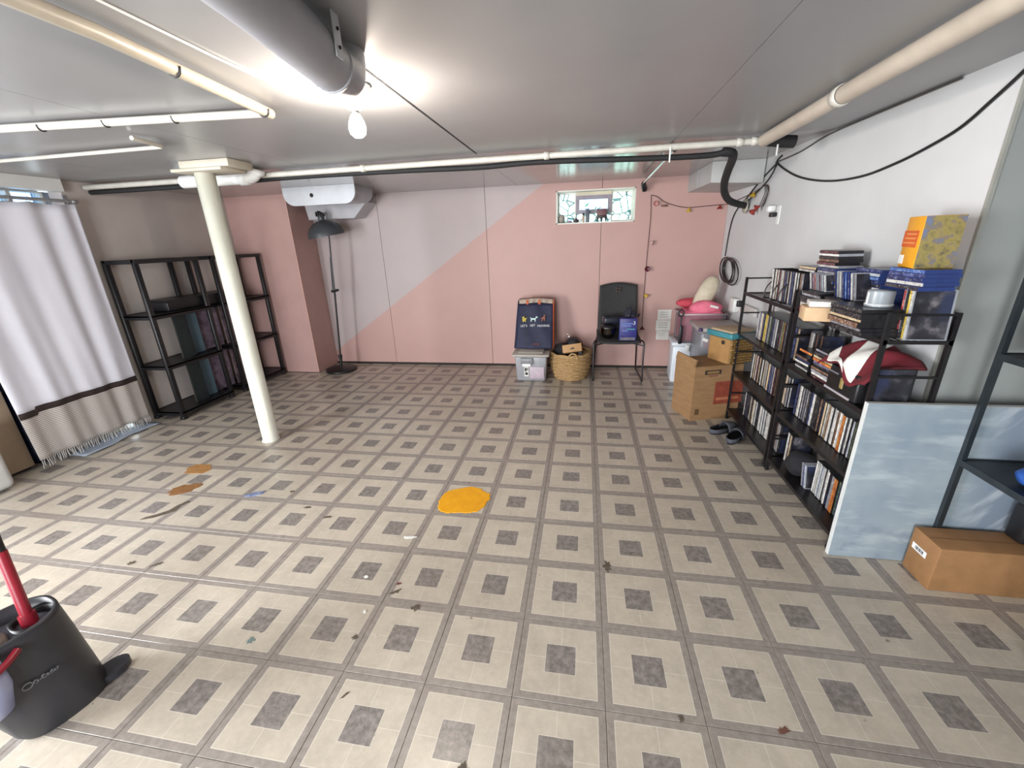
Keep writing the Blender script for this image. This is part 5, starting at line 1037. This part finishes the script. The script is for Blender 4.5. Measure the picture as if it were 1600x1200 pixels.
rx = Matrix.Rotation(-0.012, 3, 'X')
MB().box((1.046, 0.832, 0.0015), (2.06, 0.8535, 0.76)).build('stretcher', mat('canvas_white_edge', 'c6c8c6', None, 0.6), parent=cv)
MB().box((1.0475, 0.829, 0.003), (2.058, 0.832, 0.7585)).build('painted_face', canvas_mat(), parent=cv)
us = thing('wire_shelf', (1.75, 0.6, 0), 'black metal shelf unit standing before the canvas over the long carton', 'shelf')
M_SH = mat('dark_slate_metal', '23292d', '1b2024', 0.4, 20)
for x in (1.424, 2.2):
    for y in (0.818, 0.33):
        MB().box((x - 0.009, y - 0.009, 0), (x + 0.009, y + 0.009, 1.80)).build('post', M_SH, parent=us)
for z in (0.532, 0.975, 1.5):
    MB().box((1.42, 0.33, z - 0.012), (2.205, 0.82, z)).box((1.416, 0.322, z - 0.022), (2.208, 0.33, z + 0.003)).box((1.416, 0.818, z - 0.022), (2.208, 0.826, z + 0.003)).box((1.414, 0.33, z - 0.022), (1.421, 0.82, z + 0.003)).build('shelf_board', M_SH, parent=us)
lc = thing('long_carton', (1.6, 0.74, 0.0), 'long brown cardboard carton with barcode label on the floor at the canvas', 'box')
MB().rbox((1.333, 0.664, 0.0), (2.05, 0.807, 0.208), 0.003).build('carton_body', mat('brown_carton', '8c6540', '7d5935', 0.75, 9, 0.15), parent=lc)
MB().box((1.34, 0.734, 0.2081), (2.045, 0.737, 0.2088)).build('flap_seam', mat('seam_brown', '6d4b2c', None, 0.8), parent=lc)
MB().box((1.3317, 0.715, 0.115), (1.3332, 0.79, 0.143)).build('barcode_label', M_WPRINT, parent=lc)
for k in range(9):
    MB().box((1.3307, 0.73 + k * 0.005, 0.122), (1.3318, 0.73 + k * 0.005 + (0.0015 if k % 3 else 0.003), 0.137)).build('barcode_bar', M_INK, parent=lc)
bt = thing('blue_packet', (1.555, 0.60, 0.5325), 'blue and white plastic packet lying on the lower black shelf', 'packet')
blob('packet_body', (1.555, 0.60, 0.575), (0.115, 0.095, 0.043), M_BLUELAB, '', '', 21, parent=bt, amp=0.07, seg=(28, 16))
MB().grid(lambda u, v: (1.475 + 0.14 * u, 0.505 + 0.035 * v - 0.006 * math.sin(u * PI), 0.562 + 0.04 * v), 8, 6).build('white_label', M_WPRINT, parent=bt, solid=0.004, recalc=False)
for k in range(5):
    MB().tube([(1.465 + k * 0.028, 0.555, 0.605), (1.485 + k * 0.028, 0.57, 0.617), (1.50 + k * 0.028, 0.60, 0.622)], 0.003, 5).build('white_streak', M_WPRINT, parent=bt)
rb = thing('black_pot', (1.505, 0.72, 0.9755), 'black round pot with thick rim on the upper black shelf', 'pot')
MB().lathe([(0, 0), (0.05, 0.0), (0.075, 0.02), (0.088, 0.06), (0.085, 0.10), (0.092, 0.108), (0.09, 0.118), (0.078, 0.115), (0.074, 0.06), (0.0, 0.02)], 32, c=(1.505, 0.715, 0.976)).build('pot_body', mat('black_enamel', '131315', None, 0.2), parent=rb)
MB().tube(arc((1.505, 0.715, 1.05), 0.10, 0.2, PI - 0.2, 14), 0.006, 6).build('pot_handle', M_BLACK, parent=rb)
MB().rbox((1.64, 0.72, 0.2095), (1.78, 0.80, 0.37), 0.015, seg=2).build('black_pouch', M_BLACK, label='small black pouch standing on the long brown carton', category='pouch', base=(1.70, 0.76, 0.2095))

# ------------------------------------------------------------------ mop bucket
def mop_bucket():
    C0 = Vector((-1.815, -0.255, 0)); q = rz(-0.26)       # long axis along local y
    o = thing('mop_bucket', C0, 'dark grey oval mop bucket with red handle and pale blue tank', 'bucket')
    def ring(hl, hw, z, off=(0, 0), n=40, p=2.6):
        out = []
        for i in range(n):
            a = 2 * PI * i / n; cx, sy = math.cos(a), math.sin(a)
            x = hw * math.copysign(abs(cx) ** (2 / p), cx); y = hl * math.copysign(abs(sy) ** (2 / p), sy)
            out.append(C0 + q @ Vector((x + off[0], y + off[1], z)))
        return out
    def loft(rings, m_, nm, parent, close_bottom=True, close_top=False):
        m = MB(); n = len(rings[0]); vs = [v for r in rings for v in r]
        fs = [(i * n + k, i * n + (k + 1) % n, (i + 1) * n + (k + 1) % n, (i + 1) * n + k) for i in range(len(rings) - 1) for k in range(n)]
        m.add(vs, fs, 0, True)
        if close_bottom: m.add(rings[0], [tuple(range(n))[::-1]])
        if close_top: m.add(rings[-1], [tuple(range(n))])
        return m.build(nm, m_, parent=parent)
    M_BK = mat('charcoal_plastic', '2c2c31', '27272b', 0.42, 14)
    loft([ring(0.108, 0.088, 0.001, (0, 0.018)), ring(0.116, 0.094, 0.02, (0, 0.016)), ring(0.136, 0.098, 0.27, (0, -0.022)), ring(0.142, 0.101, 0.36, (0, -0.036)), ring(0.145, 0.103, 0.378, (0, -0.04)), ring(0.135, 0.093, 0.380, (0, -0.04)), ring(0.131, 0.089, 0.32, (0, -0.03)), ring(0.11, 0.082, 0.06)], M_BK, 'bucket_body', o)
    loft([ring(0.131, 0.089, 0.325, (0, -0.032)), ring(0.10, 0.066, 0.342, (0, -0.032)), ring(0.05, 0.036, 0.338, (0, -0.01))], mat('grey_wringer', '55535c', '4b4953', 0.4), 'wringer', o, True, True)
    loft([ring(0.05, 0.045, 0.30, (0, 0.05)), ring(0.055, 0.05, 0.358, (0, 0.05)), ring(0.045, 0.04, 0.352, (0, 0.05)), ring(0.04, 0.036, 0.305, (0, 0.05))], M_BLACK, 'wringer_cup', o)
    blob('mop_head', C0 + q @ Vector((0.0, -0.07, 0.338)), (0.055, 0.06, 0.028), mat('mop_fibre', '8c8078', '5d5450', 0.95, 50, 0.6), '', '', 31, parent=o, amp=0.15)
    p0 = Vector((-1.806, -0.218, 0.345)); p1 = p0 + Vector((-0.031, 0.03, 0.245)); p2 = p0 + (p1 - p0) * 3.2
    # mop stands in the bucket
    mo = thing('mop', p0, 'red handled mop standing in the charcoal bucket', 'mop')
    MB().tube([p0, p0 + (p1 - p0) * 1.0], 0.0145, 12).build('red_handle', M_RED, parent=mo)
    MB().tube([p0 + (p1 - p0) * 1.0, p2], 0.0125, 12).build('black_handle', M_BLACK, parent=mo)
    MB().tube([p0 - (p1 - p0) * 0.08, p0 + (p1 - p0) * 0.12], 0.02, 12).build('handle_socket', M_RED, parent=mo)
    # pale blue tank on the near end
    loft([ring(0.03, 0.03, 0.165, (0.08, -0.135)), ring(0.065, 0.05, 0.185, (0.083, -0.135)), ring(0.082, 0.056, 0.26, (0.085, -0.135)), ring(0.082, 0.056, 0.35, (0.082, -0.135)), ring(0.06, 0.04, 0.385, (0.08, -0.135))], mat('pale_blue_tank', 'a9aecb', '8f97c0', 0.25, 5), 'water_tank', o, True, True)
    # red carry handle
    MB().tube(smooth_path([C0 + q @ Vector(v) for v in ((0.104, -0.02, 0.345), (0.130, -0.06, 0.335), (0.150, -0.13, 0.328), (0.148, -0.22, 0.325), (0.05, -0.29, 0.33), (-0.11, -0.24, 0.345))], 5), 0.010, 8).build('carry_handle', M_RED, parent=o)
    # foot pedal at the far end
    e = C0 + q @ Vector((0.035, 0.105, 0)); 
    ped = MB(); pts = [e + q @ Vector((0.04 * math.sin(a) * (1 if abs(a) < 3 else 1), 0.035 + 0.055 * math.cos(a), 0)) for a in [2 * PI * i / 20 for i in range(20)]]
    ped.add([p + Vector((0, 0, 0.012)) for p in pts] + [p + Vector((0, 0, 0.034)) for p in pts], [tuple(range(20))[::-1], tuple(range(20, 40))] + [(i, (i + 1) % 20, 20 + (i + 1) % 20, 20 + i) for i in range(20)])
    ped.build('foot_pedal', M_BK, parent=o)
    # maker's name on the long side
    s0 = C0 + q @ Vector((0.0995, 0.002, 0.213)); ex = q @ Vector((0, 1, 0)); ey = Vector((0, 0, 1)) + (q @ Vector((1, 0, 0))) * 0.04
    text('lettering', 'O-Cedar', 0.016, frame(s0 + (q @ Vector((0.004, 0.0, 0))), ex, ey), mat('grey_print', '6c6c70', None, 0.5), o, 0.003)
    MB().tube([s0 + ex * (-0.040 + 0.011 * math.cos(a)) + Vector((0, 0, 0.010 * math.sin(a))) + (q @ Vector((0.003, 0, 0))) for a in [0.1 + k * (2 * PI - 0.35) / 16 for k in range(17)]], 0.0018, 5).build('swirl_mark', mat('grey_print', '6c6c70'), parent=o)
mop_bucket()

# ------------------------------------------------------------------ marks and bits on the floor
def patch(name, cx, cy, pts, m, label, cat, z=0.0018):
    n = len(pts); P = [(cx + p[0], cy + p[1], 0.0004) for p in pts] + [(cx + p[0] * 0.97, cy + p[1] * 0.97, z) for p in pts]
    return MB().add(P, [tuple(range(n))[::-1], tuple(range(n, 2 * n))] + [(i, (i + 1) % n, n + (i + 1) % n, n + i) for i in range(n)]).build(name, m, label=label, category=cat, base=(cx, cy, 0), recalc=True)
rp = random.Random(2)
pp_ = []
for i in range(64):
    a = 2 * PI * i / 64; u = Vector((math.cos(a), math.sin(a)))
    r = 1 / ((abs(u.x) / 0.145) ** 2.6 + (abs(u.y) / 0.128) ** 2.6) ** (1 / 2.6); r *= 1 + 0.03 * math.sin(a * 5) + rp.uniform(-0.04, 0.035)
    if -2.7 < a - PI * 1.0 + 0 < -2.2: r *= 0.9
    pp_.append((u.x * r, u.y * r * 1.0 + 0.12 * u.x * r))
patch('yellow_paint_patch', -0.765, 1.052, pp_, M_YELPAINT, 'bright yellow paint patch on the tile in the middle of floor', 'paint patch', 0.0022)
def ragged(rx_, ry_, n, seed, rot=0.0, rough=0.25):
    r_ = random.Random(seed); out = []
    for i in range(n):
        a = 2 * PI * i / n; k = 1 + r_.uniform(-rough, rough); x, y = rx_ * k * math.cos(a), ry_ * k * math.sin(a)
        out.append((x * math.cos(rot) - y * math.sin(rot), x * math.sin(rot) + y * math.cos(rot)))
    return out
patch('ochre_stain', -2.715, 1.185, ragged(0.085, 0.075, 18, 4, 0.4), M_ORST, 'ochre torn patch in the floor before the curtain', 'stain')
patch('brown_stain', -2.588, 0.955, ragged(0.085, 0.06, 18, 6, 0.6), M_BROWNST, 'brown torn patch in the floor nearer than the ochre one', 'stain')
patch('floor_crack', -2.465, 0.745, [(-0.10, -0.10), (-0.04, -0.075), (0.0, -0.04), (0.035, -0.0), (0.02, 0.05), (0.045, 0.09), (0.02, 0.10), (-0.005, 0.05), (-0.01, 0.0), (-0.05, -0.045), (-0.09, -0.075)], M_SCUFF, 'dark torn crack in the floor beside the brown patch', 'crack')
patch('blue_scrap', -2.075, 0.955, ragged(0.05, 0.022, 12, 8, 0.5, 0.3), mat('blue_scrap', '4d5a86', '8f97ad', 0.6, 60), 'small blue and white scrap on the floor left of middle', 'scrap', 0.006)
for i, (x, y, a, b, ro, lb_) in enumerate(((-2.258, 0.352, 0.022, 0.014, 0.3, 'dark brown fleck on the tile behind the bucket'), (-2.118, 0.36, 0.032, 0.010, 0.7, 'thin dark fleck on the tile seam behind the bucket'), (-1.345, 0.06, 0.02, 0.016, 0.5, 'greenish ring fleck on floor right of the bucket'),
        (-0.76, 0.292, 0.024, 0.018, 0.1, 'blackish spatter on the band in the lower middle floor'), (-0.88, 0.36, 0.03, 0.012, 0.6, 'dark smear just above the blackish spatter'), (-0.886, 0.405, 0.014, 0.009, 0.3, 'small reddish-dark fleck above the dark smear'),
        (0.034, 0.63, 0.020, 0.035, 0.1, 'dark spatter on the tile line below the paint patch, right'), (-0.865, -0.075, 0.018, 0.005, 0.9, 'short dark scratch on the nearest tiles'), (0.232, 0.008, 0.010, 0.014, 0.1, 'small black dot near the lower right tiles'),
        (0.53, 0.02, 0.022, 0.012, 0.4, 'brown speck with pale chip at the lower right'), (-0.945, 0.13, 0.012, 0.012, 0.2, 'dark dot on a cream tile left of the spatter'), (-1.86, 1.01, 0.018, 0.01, 0.2, 'dark speck on the band beside the blue scrap'), (-1.49, 0.80, 0.03, 0.012, 0.3, 'brown smear left of the yellow patch'), (-1.66, 0.87, 0.024, 0.012, 0.1, 'dark smudge near the brown smear'),
        (-0.41, -0.22, 0.016, 0.022, 0.4, 'dark fleck on the nearest dark squares'))):
    patch('floor_fleck', x, y, ragged(a * 0.8, b * 0.8, 22, 40 + i, ro, 0.45), M_SCUFF if i not in (2, 5, 9) else mat(('green_fleck', 'red_fleck', 'rust_fleck')[(2, 5, 9).index(i)], ('6f7f7c', '6d3034', '6a4438')[(2, 5, 9).index(i)], None, 0.7), lb_, 'fleck', 0.0014)
for i, (x, y, a, b, lb_) in enumerate(((-0.958, 0.70, 0.03, 0.008, 'white paper shred on the floor below the yellow patch'), (-1.05, 0.42, 0.009, 0.008, 'tiny white dot on a dark square in front'), (-0.965, 0.245, 0.006, 0.006, 'tiny white speck left of the dark spatter'))):
    patch('white_scrap', x, y, ragged(a, b, 10, 70 + i, 0.2, 0.3), M_PAPER, lb_, 'scrap', 0.004)
